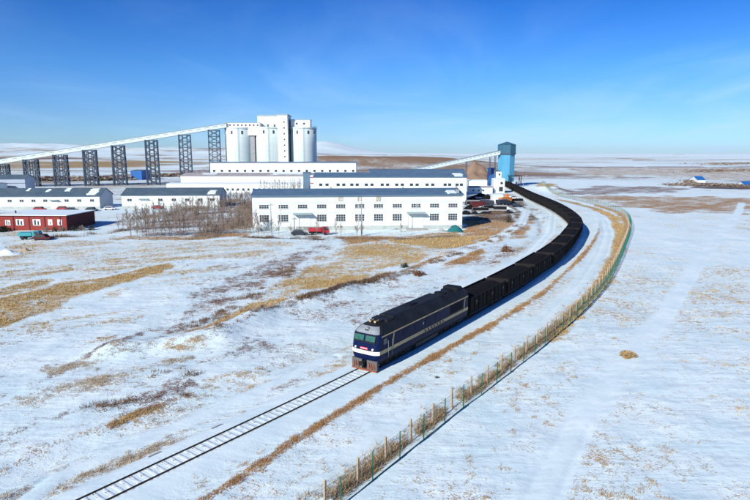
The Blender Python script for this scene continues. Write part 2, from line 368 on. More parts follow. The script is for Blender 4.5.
def height(X, Y):
    r = np.hypot(X, Y)
    z = (fbm(X, Y, 14, 3, 3) - .5) * .35 * sstep(20, 60, r)
    z += (fbm(X * .55 + Y * .83, (Y * .55 - X * .83) * 2.2, 3.2, 9, 3) - .5) * .22 * (1 - sstep(120, 300, r))
    # flatten round the track and put the ballast bed on it
    d, _ = dline(TRKC, X, Y)
    w = sstep(2.0, 5.5, d); z = z * w + HTOP * (1 - sstep(1.7, 3.4, d)) + .06 * sstep(.82, 1.0, d) * (1 - sstep(1.7, 2.4, d))
    # works yard is level
    yard = sstep(140, 165, Y) * (1 - sstep(470, 620, Y)) * (1 - sstep(95, 140, X))
    z = z * (1 - .8 * yard)
    # bank
    d, t = dline(LINES[4][0], X, Y)
    z += 1.15 * np.exp(-(d / 2.4) ** 2) * (0.6 + .8 * vn(X / 5, Y / 5, 5))
    d, t = dline(LINES[0][0], X, Y)
    z += 0.34 * np.exp(-(d / 1.1) ** 2)
    d, t = dline(LINES[1][0], X, Y)
    z += 0.30 * np.exp(-(d / 1.0) ** 2)
    d, t = dline(DITCH, X, Y)
    z -= .55 * np.exp(-(d / 1.5) ** 2) * sstep(0, .04, t) * (1 - sstep(.9, 1, t))
    # mound beside the far end of the train
    z += 3.2 * np.exp(-((X - 103) / 8.5) ** 2 - ((Y - 352) / 26) ** 2)
    # tyre grooves
    for P, w_ in ROADS:
        d, t = dline(P, X, Y)
        z = z * (1 - .6 * np.exp(-(d / (w_ * 1.6)) ** 2)) - .11 * np.exp(-((d - .9) / .35) ** 2)
    # brown hillside behind the works
    n1 = fbm(X, Y, 120, 21, 4)
    z += (18 + 6 * (n1 - .5)) * np.exp(-((Y - 930) / 130) ** 2) * sstep(-330, -120, X) * (1 - sstep(40, 320, X))
    # rolling land far off
    far = sstep(900, 3500, r)
    az = np.arctan2(X, Y)
    n2 = fbm(X, Y, 900, 31, 5)
    left = 1 - sstep(.02, .22, az)
    n3 = fbm(X, Y, 330, 37, 4)
    z += far * left * (4 + 70 * n2 ** 1.2 + 26 * (n3 - .4)) * (0.35 + .65 * sstep(.02, -.25, az))
    z += 118 * np.exp(-((X + 560) / 430) ** 2 - ((Y - 6000) / 900) ** 2) * (0.9 + .2 * n2)
    z += 62 * np.exp(-((X + 3000) / 520) ** 2 - ((Y - 5200) / 800) ** 2)
    z += far * (1 - left) * 14 * (n2 - .35)
    return z

def cover(X, Y):
    r = np.hypot(X, Y); az = np.arctan2(X, Y)
    n_b = fbm(X, Y, 9, 41, 4); n_l = fbm(X, Y, 60, 43, 4)
    h = R(55); U = X * math.sin(h) + Y * math.cos(h); V = X * math.cos(h) - Y * math.sin(h)
    n_s = fbm(U / 5, V, 2.6, 47, 4)              # streaks along the furrows
    fenside = np.zeros(X.shape)
    # which side of the line are we on (sign from nearest track point)
    d_t, tt = dline(TRKC, X, Y)
    idx = np.clip((tt * (len(TRK) - 1)).astype(int), 0, len(TRK) - 1)
    side = (X - TRK[idx, 0]) * TN[idx, 0] + (Y - TRK[idx, 1]) * TN[idx, 1]
    right = side > 0
    c = np.where(right, .31 + .45 * (n_b - .5) + .40 * (n_l - .5), .43 + .75 * (n_s - .5) + .40 * (n_b - .5) + .45 * (n_l - .5))
    ci = np.zeros(X.shape + (3,)); ci[:] = PALC[PAL]
    mixc = sstep(.4, .6, fbm(X, Y, 22, 53, 3))[..., None]; mx2 = sstep(.45, .62, fbm(X, Y, 13, 57, 3))[..., None]
    ci = (PALC[PUR] * mixc + PALC[PAL] * (1 - mixc)) * (1 - mx2) + PALC[TAN] * mx2
    ci = np.where(right[..., None], PALC[TAN] * .8 + PALC[PUR] * .2, ci)
    # distance: the plain carries brown steppe bands
    bands = fbm(X / 1.8, Y, 90, 61, 5)
    fb = sstep(280, 600, r)
    cf = .44 + 1.6 * (bands - .5)
    big = fbm(X / 1.2, Y, 900, 67, 5)
    cf = cf * (1 - sstep(900, 2600, r)) + sstep(900, 2600, r) * (.20 + 1.3 * (big - .5) + .9 * (bands - .5)) * (1 - .8 * sstep(3000, 6000, r))
    cf = np.where(az < .06, cf + .10 * sstep(500, 900, r) * (1 - sstep(3200, 5200, r)), cf)
    cf = cf + .30 * (fbm(X, Y, 30, 97, 4) - .5)
    mot = fbm(X, Y, 230, 101, 5)
    cf = cf + np.where(az < .02, 1.0, 0) * sstep(700, 1200, r) * (1 - sstep(4200, 6000, r)) * (.02 + 1.7 * (mot - .47))
    cf = cf + np.where(az > .1, 1.0, 0) * (1 - sstep(700, 1100, r)) * .12
    c = c * (1 - fb) + cf * fb
    cm = sstep(.4, .6, fbm(X / 4, Y, 160, 99, 3))[..., None]; colf = PALC[TAN] * .8 * cm + PALC[PUR] * (1 - cm)
    ci = ci * (1 - fb)[..., None] + colf * fb[..., None]
    for P, w, s, k in LINES:
        d, t = dline(P, X, Y)
        wv = w * (.45 + 1.15 * fbm(X, Y, 3.5, 71 + k, 3))
        m = s * np.clip(1.25 - d / wv, 0, 1) ** .7 * (1 - sstep(.96, 1., t) * .5) * (.62 + .75 * fbm(X, Y, 6, 171 + k, 3))
        g = np.clip(m / max(s, .01) * 1.6, 0, 1)[..., None]
        g = g * (m > .12)[..., None]
        c = np.maximum(c, m); ci = ci * (1 - g) + PALC[k] * g
    for P, s, k, soft in POLYS:
        mn = P.min(0) - 40; mxx = P.max(0) + 40
        sel = (X > mn[0]) & (X < mxx[0]) & (Y > mn[1]) & (Y < mxx[1])
        if not sel.any(): continue
        d = dpoly(P, X[sel], Y[sel]) + (n_b[sel] - .5) * soft * 4
        g = sstep(-soft, soft, d)
        m = g * (s + .5 * (n_s[sel] - .5) + .25 * (n_b[sel] - .5))
        c[sel] = np.maximum(c[sel] * (1 - g * .7), m); gg = g[..., None]
        ci[sel] = ci[sel] * (1 - gg) + PALC[k] * gg
    for P, w_ in ROADS:
        d, t = dline(P, X, Y); c = c * (1 - .65 * np.exp(-(d / (w_ * 1.1)) ** 4)) - .05 * np.exp(-(d / w_) ** 4)
    # yard: trodden dirty snow and cinders
    yard = (X > 28) & (X < 84) & (Y > 190) & (Y < 420) & (side < -5)
    ny = fbm(X, Y, 7, 83, 4)
    c = np.where(yard, np.maximum(c, 1.7 * (ny - .36)), c)
    ci = np.where(yard[..., None], PALC[DRK] * .65 + ci * .25, ci)
    # hillside behind the works
    hb = np.exp(-((Y - 900) / 210) ** 2) * sstep(-330, -120, X) * (1 - sstep(120, 330, X))
    c = np.maximum(c, hb * (.95 + .9 * (n_l - .5))); hb = sstep(.2, .6, hb)[..., None]
    ci = ci * (1 - hb) + (PALC[ORG] * .55 + PALC[DRK] * .45) * hb
    # clean snow on the ballast shoulders
    c = c * sstep(1.6, 3.6, d_t)
    return np.clip(c, 0, 1.1), ci

# ------------------------------------------------------------------ ground sheet
def roadmask(X, Y):
    m = np.zeros(X.shape)
    for P, w_ in ROADS:
        d, t = dline(P, X, Y); m = np.maximum(m, np.exp(-(d / (w_ * 1.25)) ** 4))
    d, _ = dline(TRKC, X, Y)
    return np.maximum(m * .65, .7 * (1 - sstep(2, 3.4, d)))

def ground():
    rs = [4.0]
    while rs[-1] < 30000:
        r = rs[-1]
        dr = max(.22, min(r * r / 11000, r * .0085)) if r < 900 else r * .016
        if r < 24: dr = 1.2
        if r > 9000: dr = r * .06
        rs.append(r + dr)
    rs = np.array(rs)
    a1 = np.linspace(R(-41), R(41), 900)
    a0 = np.linspace(-math.pi, R(-41), 60)[:-1]; a2 = np.linspace(R(41), math.pi, 60)[1:]
    az = np.concatenate([a0, a1, a2])
    A, RR = np.meshgrid(az, rs); X = RR * np.sin(A); Y = RR * np.cos(A)
    Z = height(X, Y); c, ci = cover(X, Y)
    nr, na = X.shape; N = nr * na
    me = bpy.data.meshes.new('ground')
    co = np.stack([X, Y, Z], -1).reshape(-1, 3)
    ii = np.arange(nr - 1)[:, None] * na + np.arange(na - 1)[None]
    q = np.stack([ii, ii + na, ii + na + 1, ii + 1], -1).reshape(-1, 4)
    fan_c = N
    co = np.vstack([co, [[0, 0, 0]]])
    tri = np.stack([np.full(na - 1, fan_c), np.arange(na - 1), np.arange(1, na)], 1)
    me.vertices.add(N + 1); me.vertices.foreach_set('co', co.ravel().astype(np.float32))
    nl = q.size + tri.size
    me.loops.add(nl); me.loops.foreach_set('vertex_index', np.concatenate([q.ravel(), tri.ravel()]).astype(np.int32))
    me.polygons.add(len(q) + len(tri))
    ls = np.concatenate([np.arange(len(q)) * 4, len(q) * 4 + np.arange(len(tri)) * 3]).astype(np.int32)
    me.polygons.foreach_set('loop_start', ls)
    me.update(calc_edges=True)
    me.polygons.foreach_set('use_smooth', np.ones(len(me.polygons), bool))
    at_ = me.attributes.new('cover', 'FLOAT', 'POINT'); at_.data.foreach_set('value', np.append(c.ravel(), 0).astype(np.float32))
    ar = me.attributes.new('packed', 'FLOAT', 'POINT'); ar.data.foreach_set('value', np.append(roadmask(X, Y).ravel(), 0).astype(np.float32))
    ac = me.attributes.new('drycol', 'FLOAT_COLOR', 'POINT')
    cc = np.concatenate([ci.reshape(-1, 3), np.ones((N, 1))], 1); cc = np.vstack([cc, [[.3, .2, .1, 1]]])
    ac.data.foreach_set('color', cc.ravel().astype(np.float32))
    m = bpy.data.materials.new('snowy_steppe'); m.use_nodes = True; n = m.node_tree; b = n.nodes['Principled BSDF']
    L = n.links.new
    def nd(t, **k):
        x = n.nodes.new(t)
        for a_, v_ in k.items(): setattr(x, a_, v_)
        return x
    def mth(op, a_, b_):
        x = nd('ShaderNodeMath', operation=op)
        for i, v_ in enumerate((a_, b_)):
            if isinstance(v_, (int, float)): x.inputs[i].default_value = v_
            else: L(v_, x.inputs[i])
        return x.outputs[0]
    geo = nd('ShaderNodeNewGeometry')
    def noise(scale, detail, rough, mp=None):
        x = nd('ShaderNodeTexNoise'); x.inputs['Scale'].default_value = scale; x.inputs['Detail'].default_value = detail
        x.inputs['Roughness'].default_value = rough
        if mp:
            q_ = nd('ShaderNodeMapping'); q_.inputs['Rotation'].default_value = (0, 0, mp[0]); q_.inputs['Scale'].default_value = mp[1]
            L(geo.outputs['Position'], q_.inputs[0]); L(q_.outputs[0], x.inputs[0])
        else: L(geo.outputs['Position'], x.inputs[0])
        return x.outputs[0]
    f1 = noise(1.3, 6, .72); f2 = noise(6.0, 3, .7); f3 = noise(.16, 4, .6)
    f4 = noise(.9, 4, .6, (R(35), (.25, 1.0, 1)))
    ac1 = nd('ShaderNodeAttribute', attribute_name='cover'); ac2 = nd('ShaderNodeAttribute', attribute_name='drycol')
    mixn = mth('ADD', mth('ADD', mth('MULTIPLY', f1, .80), mth('MULTIPLY', f2, .90)), mth('ADD', mth('MULTIPLY', f3, .45), mth('MULTIPLY', f4, .35)))
    v = mth('ADD', ac1.outputs['Fac'], mth('MULTIPLY', mth('SUBTRACT', mixn, 1.25), 1.75))
    mr = nd('ShaderNodeMapRange', interpolation_type='SMOOTHSTEP'); mr.inputs['From Min'].default_value = .42; mr.inputs['From Max'].default_value = .74
    L(v, mr.inputs[0])
    # dry growth colour varies
    hue = nd('ShaderNodeMixRGB', blend_type='MULTIPLY'); hue.inputs[0].default_value = 1
    rr = nd('ShaderNodeMapRange'); rr.inputs['From Min'].default_value = .3; rr.inputs['From Max'].default_value = .7
    rr.inputs['To Min'].default_value = .55; rr.inputs['To Max'].default_value = 1.45; L(f2, rr.inputs[0])
    cb = nd('ShaderNodeCombineXYZ'); [L(rr.outputs[0], cb.inputs[i]) for i in range(3)]
    L(ac2.outputs['Color'], hue.inputs[1]); L(cb.outputs[0], hue.inputs[2])
    sn = nd('ShaderNodeMixRGB'); sn.inputs[1].default_value = (.63, .785, .79, 1); sn.inputs[2].default_value = (.79, .90, .875, 1)
    r2 = nd('ShaderNodeMapRange'); r2.inputs['From Min'].default_value = .35; r2.inputs['From Max'].default_value = .65; L(f3, r2.inputs[0]); L(r2.outputs[0], sn.inputs[0])
    mixc = nd('ShaderNodeMixRGB'); L(mr.outputs[0], mixc.inputs[0]); L(sn.outputs[0], mixc.inputs[1]); L(hue.outputs[0], mixc.inputs[2])
    L(mixc.outputs[0], b.inputs['Base Color']); b.inputs['Roughness'].default_value = .8; b.inputs['Specular IOR Level'].default_value = .15
    wv = noise(.55, 3, .5, (R(20), (.35, 1.6, 1)))
    hh = mth('ADD', mth('ADD', mth('MULTIPLY', f1, .17), mth('MULTIPLY', wv, .30)), mth('MULTIPLY', mr.outputs[0], .05))
    ar_ = nd('ShaderNodeAttribute', attribute_name='packed')
    bp = nd('ShaderNodeBump'); L(mth('SUBTRACT', .62, mth('MULTIPLY', ar_.outputs['Fac'], .5)), bp.inputs['Strength']); bp.inputs['Distance'].default_value = .6
    L(hh, bp.inputs['Height']); L(bp.outputs[0], b.inputs['Normal'])
    me.materials.append(m)
    o = bpy.data.objects.new('ground', me); COL.objects.link(o); o['kind'] = 'structure'; o['label'] = 'snow covered steppe with dry grass showing through'
    return o
ground()
def gz(x, y): return float(height(np.array([float(x)]), np.array([float(y)]))[0])

# ------------------------------------------------------------------ dry grass (stuff)
def grass():
    vn_, fn_, cn_ = [], [], []
    V = []; C = []
    def scatter(n, rmin, rmax, blades, hgt, wid, seed, thr=.50, p=1.0):
        rg = np.random.default_rng(seed)
        r = np.sqrt(rg.uniform(rmin ** 2, rmax ** 2, n)); a = rg.uniform(R(-36), R(36), n)
        X = r * np.sin(a); Y = r * np.cos(a); c, ci = cover(X, Y)
        fine = fbm(X, Y, 1.1, 91, 3)
        keep = rg.uniform(0, 1, n) < np.clip((c + (fine - .5) * .9 - thr) * 2.2, 0, 1) * p
        X, Y, ci, c = X[keep], Y[keep], ci[keep], c[keep]
        Z = height(X, Y)
        k = len(X)
        for b_ in range(blades):
            ang = rg.uniform(0, 2 * math.pi, k); hh = hgt * rg.uniform(.45, 1.35, k) * (.55 + .6 * np.clip(c, 0, 1)); ww = wid * rg.uniform(.6, 1.4, k)
            ox = rg.normal(0, .11, k); oy = rg.normal(0, .11, k)
            lx = rg.normal(0, .35, k) * hh + hh * .15; ly = rg.normal(0, .35, k) * hh + hh * .2
            dx = np.cos(ang) * ww; dy = np.sin(ang) * ww
            p0 = np.stack([X + ox - dx, Y + oy - dy, Z - .03], 1); p1 = np.stack([X + ox + dx, Y + oy + dy, Z - .03], 1)
            p2 = np.stack([X + ox + lx, Y + oy + ly, Z + hh], 1)
            V.append(np.stack([p0, p1, p2], 1).reshape(-1, 3))
            cc = ci * rg.uniform(.6, 1.35, (k, 1)) * np.array([1, rg.uniform(.93, 1.05), 1])
            C.append(np.repeat(cc, 3, 0))
    scatter(150000, 33, 75, 7, .20, .016, 1, .44)
    scatter(190000, 70, 130, 6, .22, .03, 2, .50, .6)
    scatter(170000, 125, 240, 5, .30, .05, 3, .58, .5)
    # tall weeds heaped against the fence posts
    rg = np.random.default_rng(5)
    n = 15000; s = rg.uniform(0, FS[-1] * .62, n) ** 1.0; off = -rg.gamma(2.2, .30, n) - .42
    X = np.interp(s, FS, FEN[:, 0]) + np.interp(s, FS, FNR[:, 0]) * off; Y = np.interp(s, FS, FEN[:, 1]) + np.interp(s, FS, FNR[:, 1]) * off
    kp = fbm(X, Y, 2.2, 95, 3) > rg.uniform(.30, .50, n); X = X[kp]; Y = Y[kp]; Z = height(X, Y); k = len(X)
    colw = PALC[[ORG, TAN, PUR, PAL, TAN]][rg.integers(0, 5, k)]
    for b_ in range(7):
        hh = rg.uniform(.12, .55, k); ang = rg.uniform(0, 6.28, k)
        dx = np.cos(ang) * .02; dy = np.sin(ang) * .02; lx = rg.normal(0, .25, k); ly = rg.normal(0, .25, k); ox = rg.normal(0, .1, k); oy = rg.normal(0, .1, k)
        V.append(np.stack([np.stack([X + ox - dx, Y + oy - dy, Z], 1), np.stack([X + ox + dx, Y + oy + dy, Z], 1), np.stack([X + ox + lx, Y + oy + ly, Z + hh], 1)], 1).reshape(-1, 3))
        C.append(np.repeat(colw * rg.uniform(.6, 1.3, (k, 1)), 3, 0))
    V = np.concatenate(V); C = np.concatenate(C)
    me = bpy.data.meshes.new('dry_grass'); n = len(V)
    me.vertices.add(n); me.vertices.foreach_set('co', V.ravel().astype(np.float32))
    me.loops.add(n); me.loops.foreach_set('vertex_index', np.arange(n, dtype=np.int32))
    me.polygons.add(n // 3); me.polygons.foreach_set('loop_start', np.arange(0, n, 3, dtype=np.int32))
    me.update(calc_edges=True)
    a = me.attributes.new('bladecol', 'FLOAT_COLOR', 'POINT'); a.data.foreach_set('color', np.concatenate([C, np.ones((n, 1))], 1).ravel().astype(np.float32))
    m = bpy.data.materials.new('dry_grass'); m.use_nodes = True; b = m.node_tree.nodes['Principled BSDF']; x = m.node_tree.nodes.new('ShaderNodeAttribute'); x.attribute_name = 'bladecol'
    m.node_tree.links.new(x.outputs['Color'], b.inputs['Base Color']); b.inputs['Roughness'].default_value = .9; b.inputs['Specular IOR Level'].default_value = .1
    me.materials.append(m)
    o = bpy.data.objects.new('dry_grass', me); COL.objects.link(o)
    tag(o, 'dry tan and rust coloured grass and weeds standing out of the snow', 'grass', kind='stuff')
    print('grass tris', n // 3)
grass()

# dark low brush along the bank and round the plantation (stuff)
def brush(bank):
    V = []
    rg = np.random.default_rng(8)
    def patch(X, Y, hgt, rad, nb):
        Z = height(X, Y); k = len(X)
        for b_ in range(nb):
            th = rg.uniform(0, 6.28, k); ph = rg.uniform(.2, 1.5, k); l = hgt * rg.uniform(.5, 1.1, k)
            ox = rg.normal(0, rad, k); oy = rg.normal(0, rad, k)
            ex = np.cos(th) * np.cos(ph) * l; ey = np.sin(th) * np.cos(ph) * l; ez = np.sin(ph) * l
            wx = -np.sin(th) * .035; wy = np.cos(th) * .035
            V.append(np.stack([np.stack([X + ox - wx, Y + oy - wy, Z], 1), np.stack([X + ox + wx, Y + oy + wy, Z], 1), np.stack([X + ox + ex, Y + oy + ey, Z + ez], 1)], 1).reshape(-1, 3))
    def along(L, n, spread, thr, seed):
        P, s = resample(pts(L), .5); t = rg.uniform(0, s[-1], n)
        X = np.interp(t, s, P[:, 0]) + rg.normal(0, spread, n); Y = np.interp(t, s, P[:, 1]) + rg.normal(0, spread, n)
        k = fbm(X, Y, 4, seed, 3) > thr; return X[k], Y[k]
    patch(*along([(195, 343), (215, 337), (262, 318), (300, 306), (352, 290), (400, 277), (440, 262), (476, 249), (505, 236), (520, 226)], 620, .8, .53, 1), .55, .32, 18)
    patch(*along([(120, 352), (165, 338), (210, 318), (262, 290), (290, 268)], 500, 1.3, .55, 2), .5, .3, 16)
    patch(*along([(110, 400), (150, 390), (190, 378)], 260, 1.5, .5, 4), .45, .3, 16)
    if not bank:
     V.clear()
     patch(*along([(140, 219), (170, 214), (200, 208), (235, 200)], 520, 2.2, .42, 3), 1.5, .8, 22)
     patch(*along([(200, 238), (225, 228), (254, 220)], 460, 2.0, .40, 6), 1.3, .7, 22)
     patch(*along([(232, 205), (252, 205), (252, 228)], 420, 3.0, .36, 7), 2.6, .8, 26)
     patch(*along([(250, 236), (330, 238), (400, 239), (460, 236)], 600, .8, .46, 5), .6, .4, 18)
     patch(*along([(40, 238), (80, 236), (100, 233), (130, 230)], 240, 1.0, .5, 9), 1.1, .4, 18)
    if not bank: pass
    V2 = np.concatenate(V); n = len(V2)
    me = bpy.data.meshes.new('brushwood'); me.vertices.add(n); me.vertices.foreach_set('co', V2.ravel().astype(np.float32))
    me.loops.add(n); me.loops.foreach_set('vertex_index', np.arange(n, dtype=np.int32))
    me.polygons.add(n // 3); me.polygons.foreach_set('loop_start', np.arange(0, n, 3, dtype=np.int32)); me.update(calc_edges=True)
    me.materials.append(M['rustbrush' if bank else 'twig']); o = bpy.data.objects.new('brushwood', me); COL.objects.link(o)
    tag(o, 'rust brown brush clumps along the bank left of the train' if bank else 'leafless grey brown brush in the plantation and before the workshop', 'brushwood', kind='stuff')
brush(True); brush(False)

# ------------------------------------------------------------------ railway track
def track():
    root = bpy.data.objects.new('railway_track', None); COL.objects.link(root); root['kind'] = 'structure'; root['label'] = 'snowed-in railway track curving away from the works'
    RT = HTOP + .115
    for off in (-.7525, .7525):
        b = MB(); prof = [(-.06, RT - .17), (.06, RT - .17), (.022, RT - .11), (.034, RT), (-.034, RT), (-.022, RT - .11)]
        P = TRK[:470] + TN[:470] * off; n = len(prof)
        for i in range(len(P)):
            for (u, z) in prof: b.v.append((P[i, 0] + TN[i, 0] * u, P[i, 1] + TN[i, 1] * u, z))
        for i in range(len(P) - 1):
            for k in range(n): b.f.append((i * n + k, i * n + (k + 1) % n, (i + 1) * n + (k + 1) % n, (i + 1) * n + k)); b.m.append(0)
        b.build('rail', M['rail'], root)
    s = 4.0; k = 0; rest = MB(); rests = MB()
    sl = MB(); sl.box(-1.22, 1.22, -.13, .13, HTOP - .16, HTOP + .02); slm = sl.mesh('sleeper', M['sleeper'])
    caps = []
    for q in range(4):
        c = MB(); nn = 12
        for i in range(nn):
            x = -.70 + 1.40 * i / (nn - 1)
            w0 = .235 + random.uniform(-.05, .05); hh = .028 + random.uniform(-.008, .008)
            for (y, z) in ((-w0, -.02), (-w0 * .5, hh * .8), (0.02, hh), (w0 * .6, hh * .7), (w0, -.02)):
                c.v.append((x, y + (.015 * math.sin(i * .9 + q)), HTOP + z))
        for i in range(nn - 1):
            for j in range(4): c.f.append((i * 5 + j, i * 5 + j + 1, i * 5 + 6 + j, i * 5 + 5 + j)); c.m.append(0)
        caps.append(c.mesh('snow_cap', M['snow'], True))
    while s < 455:
        x, y, a = trk(s)
        if k < 98:
            o = bpy.data.objects.new('sleeper', slm); COL.objects.link(o); o.parent = root; o.location = (x, y, 0); o.rotation_euler = (0, 0, a)
            c = bpy.data.objects.new('snow_cap', caps[k % 4]); COL.objects.link(c); c.parent = o
        else:
            for sgn in (0,):
                ca, sa = math.cos(a), math.sin(a)
                v = [(x + p[0] * ca - p[1] * sa, y + p[0] * sa + p[1] * ca, p[2]) for p in sl.v]; rest.add(v, sl.f)
        s += .62; k += 1
    o = rest.build('far_sleepers', M['sleeper'], root); o['kind'] = 'stuff'
track()
RT = HTOP + .115

# ------------------------------------------------------------------ locomotive
def wheelset(name, parent, x, y, r, mat_=None):
    b = MB()
    for s in (-1, 1):
        b.cyl((s * .69, y, r), (s * .82, y, r), r, r, 18); b.cyl((s * .82, y, r), (s * .86, y, r), r * .35, r * .3, 10)
    b.cyl((-.7, y, r), (.7, y, r), .09, .09, 8)
    return b.build(name, mat_ or M['wheel'], parent)
def loco(s0):
    s1 = s0 + 21.4; xa, ya, _ = trk(s0 + 3); xb, yb, _ = trk(s0 + 18.4)
    cxm, cym = (xa + xb) / 2, (ya + yb) / 2; ang = math.atan2(yb - ya, xb - xa) - math.pi / 2
    # origin at the front buffer line; local +y runs to the rear, local +x to the right of travel away from camera
    L = 21.4
    ox = cxm - math.cos(ang + math.pi / 2) * L / 2; oy = cym - math.sin(ang + math.pi / 2) * L / 2
    root = thing('diesel_locomotive', (ox, oy, RT), ang, 'dark blue diesel locomotive with cream stripe and black roof heading the coal train', 'locomotive')
    HW = 1.63
    # levels: z, half width, front y, corner depth, band material
    lv = [(1.00, HW - .12, .30, .35), (1.28, HW - .03, .18, .40), (1.72, HW, .10, .45), (1.73, HW + .025, .04, .47), (2.10, HW + .025, .04, .47), (2.11, HW, .10, .45), (2.85, HW, .16, .5), (3.42, HW, .32, .55), (3.43, HW + .02, .31, .55),
          (3.54, HW + .02, .345, .55), (3.55, HW - .01, .36, .55), (3.74, HW - .05, .45, .60), (4.08, HW - .24, .70, .70), (4.36, HW - .56, 1.06, .8), (4.55, HW - 1.0, 1.45, .7), (4.62, 0.15, 1.8, .1)]
    # band materials between level i and i+1: 0 blue,1 cream,2 roof,3 grey,4 white
    bandm = [0, 0, 0, 1, 1, 0, 0, 0, 1, 1, 2, 2, 2, 2, 2]
    nf = 9
    def outline(z, hw, fy, cd):
        out = []
        for i in range(-nf, nf + 1):
            t = i / nf
            x = hw * math.sin(t * math.pi / 2) ** 1 if False else hw * (abs(t) ** .8) * (1 if t >= 0 else -1)
            yy = fy + cd * (abs(t) ** 5) * .75 + .05 * t * t
            out.append((x, yy, z))
        out.append((hw, fy + cd * 1.15, z)); 
        for q in (2.6, 3.1): out.append((hw, q, z))
        out.append((hw, L - .35, z)); out.append((hw * .96, L - .15, z)); out.append((0, L - .13, z)); out.append((-hw * .96, L - .15, z)); out.append((-hw, L - .35, z))
        for q in (3.1, 2.6): out.append((-hw, q, z))
        out.append((-hw, fy + cd * 1.15, z))
        return out
    b = MB(); rows = [outline(*l) for l in lv]; n = len(rows[0])
    for r in rows: b.v += r
    for i in range(len(rows) - 1):
        for k in range(n):
            k2 = (k + 1) % n
            b.f.append((i * n + k, i * n + k2, (i + 1) * n + k2, (i + 1) * n + k))
            front = k < 2 * nf
            mi = bandm[i]
            if i in (3, ) and front: mi = 4
            if i in (8, 9): mi = (0 if front else 1)
            if i == 10 and front: mi = 0
            if i in (11, 12) and 1 <= k < 2 * nf - 1: mi = 3
            if i == 13 and front: mi = 2
            # cab roof side strip behind windscreen
            b.m.append(mi)
    b.f.append(tuple(range(n - 1, -1, -1))); b.m.append(0)
    body = b.build('body', [M['loco_blue'], M['loco_cream'], M['loco_roof'], M['loco_grey'], M['loco_white']], root)
    # diagonal cream flash behind each cab
    for s in (-1, 1):
        for yc in (2.75, L - 1.6):
            f = MB(); x0 = s * (HW + .004); x1 = s * (HW + .024)
            f.prism([(yc, 2.14), (yc + .22, 2.14), (yc + .5, 3.42), (yc + .28, 3.42)], 'x', min(x0, x1), max(x0, x1)); f.build('cream_flash', M['loco_cream'], root)
        for k in range(7):             # raised dark characters on the band
            g = MB()
            y0 = 9.6 + k * .72; X0, X1 = sorted((s * (HW + .027), s * (HW + .045)))
            g.box(X0, X1, y0, y0 + .09, 1.78, 2.06); g.box(X0, X1, y0 + .2, y0 + .27, 1.78, 2.06)
            g.box(X0, X1, y0 + .09, y0 + .38, 1.90 + .03 * (k % 3), 1.96 + .03 * (k % 3)); g.box(X0, X1, y0 + .31, y0 + .38, 1.78, 1.90)
            g.build('letter', M['glyph'], root)
        # cab door, cab side window
        X0, X1 = sorted((s * (HW + .002), s * (HW + .02)))
        d = MB(); d.box(X0, X1, 2.05, 2.6, 1.32, 1.70); d.box(X0, X1, 2.05, 2.6, 2.15, 3.36); d.build('cab_door', M['loco_blue'], root)
        w = MB(); w.box(X0, X1, 1.15, 1.85, 2.62, 3.20); w.build('side_window', M['glass'], root)
        # radiator and louvre grilles
        gr = MB()
        for k in range(14): gr.box(X0, s * (HW + .035) if s > 0 else X1, *( (16.1 + k * .25, 16.22 + k * .25)), 2.3, 3.3) if s > 0 else gr.box(-(HW + .035), X1, 16.1 + k * .25, 16.22 + k * .25, 2.3, 3.3)
        gr.build('radiator_grille', M['under'], root)
        lv2 = MB()
        for k in range(4):
            ya = 5.0 + k * 2.4
            lv2 = MB()
            for j in range(5): lv2.box(min(X0, X1), max(X0, X1) + .01, ya, ya + 1.1, 2.62 + j * .12, 2.68 + j * .12)
            lv2.box(min(X0, X1), max(X0, X1) + .004, ya + .02, ya + 1.08, 2.62, 3.16)
            lv2.build('louvre', M['loco_blue'], root)
        e = MB(); e.cyl((s * (HW + .005), 9.3, 2.85), (s * (HW + .03), 9.3, 2.85), .17, .17, 14); e.build('emblem', M['loco_grey'], root)
        # handrails by the cab door
        for yy in (1.98, 2.68):
            h = MB(); h.cyl((s * (HW + .07), yy, 1.1), (s * (HW + .07), yy, 2.9), .02, .02, 6); h.build('handrail', M['loco_grey'], root)
    # windscreens
    for s in (-1, 1):
        x0, x1 = sorted((s * .12, s * 1.22))
        fr = MB(); fr.add([(x0 - .06, .26, 2.92), (x1 + .06, .26, 2.92), (x1 + .06, .48, 3.66), (x0 - .06, .48, 3.66),
                           (x0 - .06, .14, 2.92), (x1 + .06, .14, 2.92), (x1 + .06, .36, 3.66), (x0 - .06, .36, 3.66)],
                          [(0, 1, 2, 3), (4, 5, 6, 7), (0, 1, 5, 4), (1, 2, 6, 5), (2, 3, 7, 6), (3, 0, 4, 7)])
        w = fr.build('windscreen', M['black'], root)
        p = MB(); p.add([(x0, .15, 3.08), (x1, .15, 3.08), (x1, .32, 3.59), (x0, .32, 3.59), (x0, .22, 3.08), (x1, .22, 3.08), (x1, .4, 3.59), (x0, .4, 3.59)],
                        [(0, 1, 2, 3), (4, 5, 6, 7), (0, 1, 5, 4), (1, 2, 6, 5), (2, 3, 7, 6), (3, 0, 4, 7)]); p.build('pane', M['glass_teal'], w)
        wb = MB(); wb.bar((s * .35, .11, 2.95), (s * .8, .22, 3.35), .025); wb.build('wiper', M['black'], w)
        m_ = MB(); m_.cyl((s * 1.02, .05, 2.3), (s * 1.02, .2, 2.3), .10, .12, 12); m_.build('marker_lamp', M['lamp'], root)
    hl = MB(); hl.cyl((0, .62, 4.06), (0, 1.2, 4.08), .25, .25, 16); h_ = hl.build('headlight', M['loco_grey'], root)
    for s in (-1, 1):
        g = MB(); g.cyl((s * .11, .60, 4.06), (s * .11, .64, 4.06), .09, .09, 12); g.build('lens', M['black'], h_)
    pl = MB(); pl.box(-.46, .46, .07, .13, 2.2, 2.42); pp = pl.build('number_plate', M['red'], root)
    g = MB()
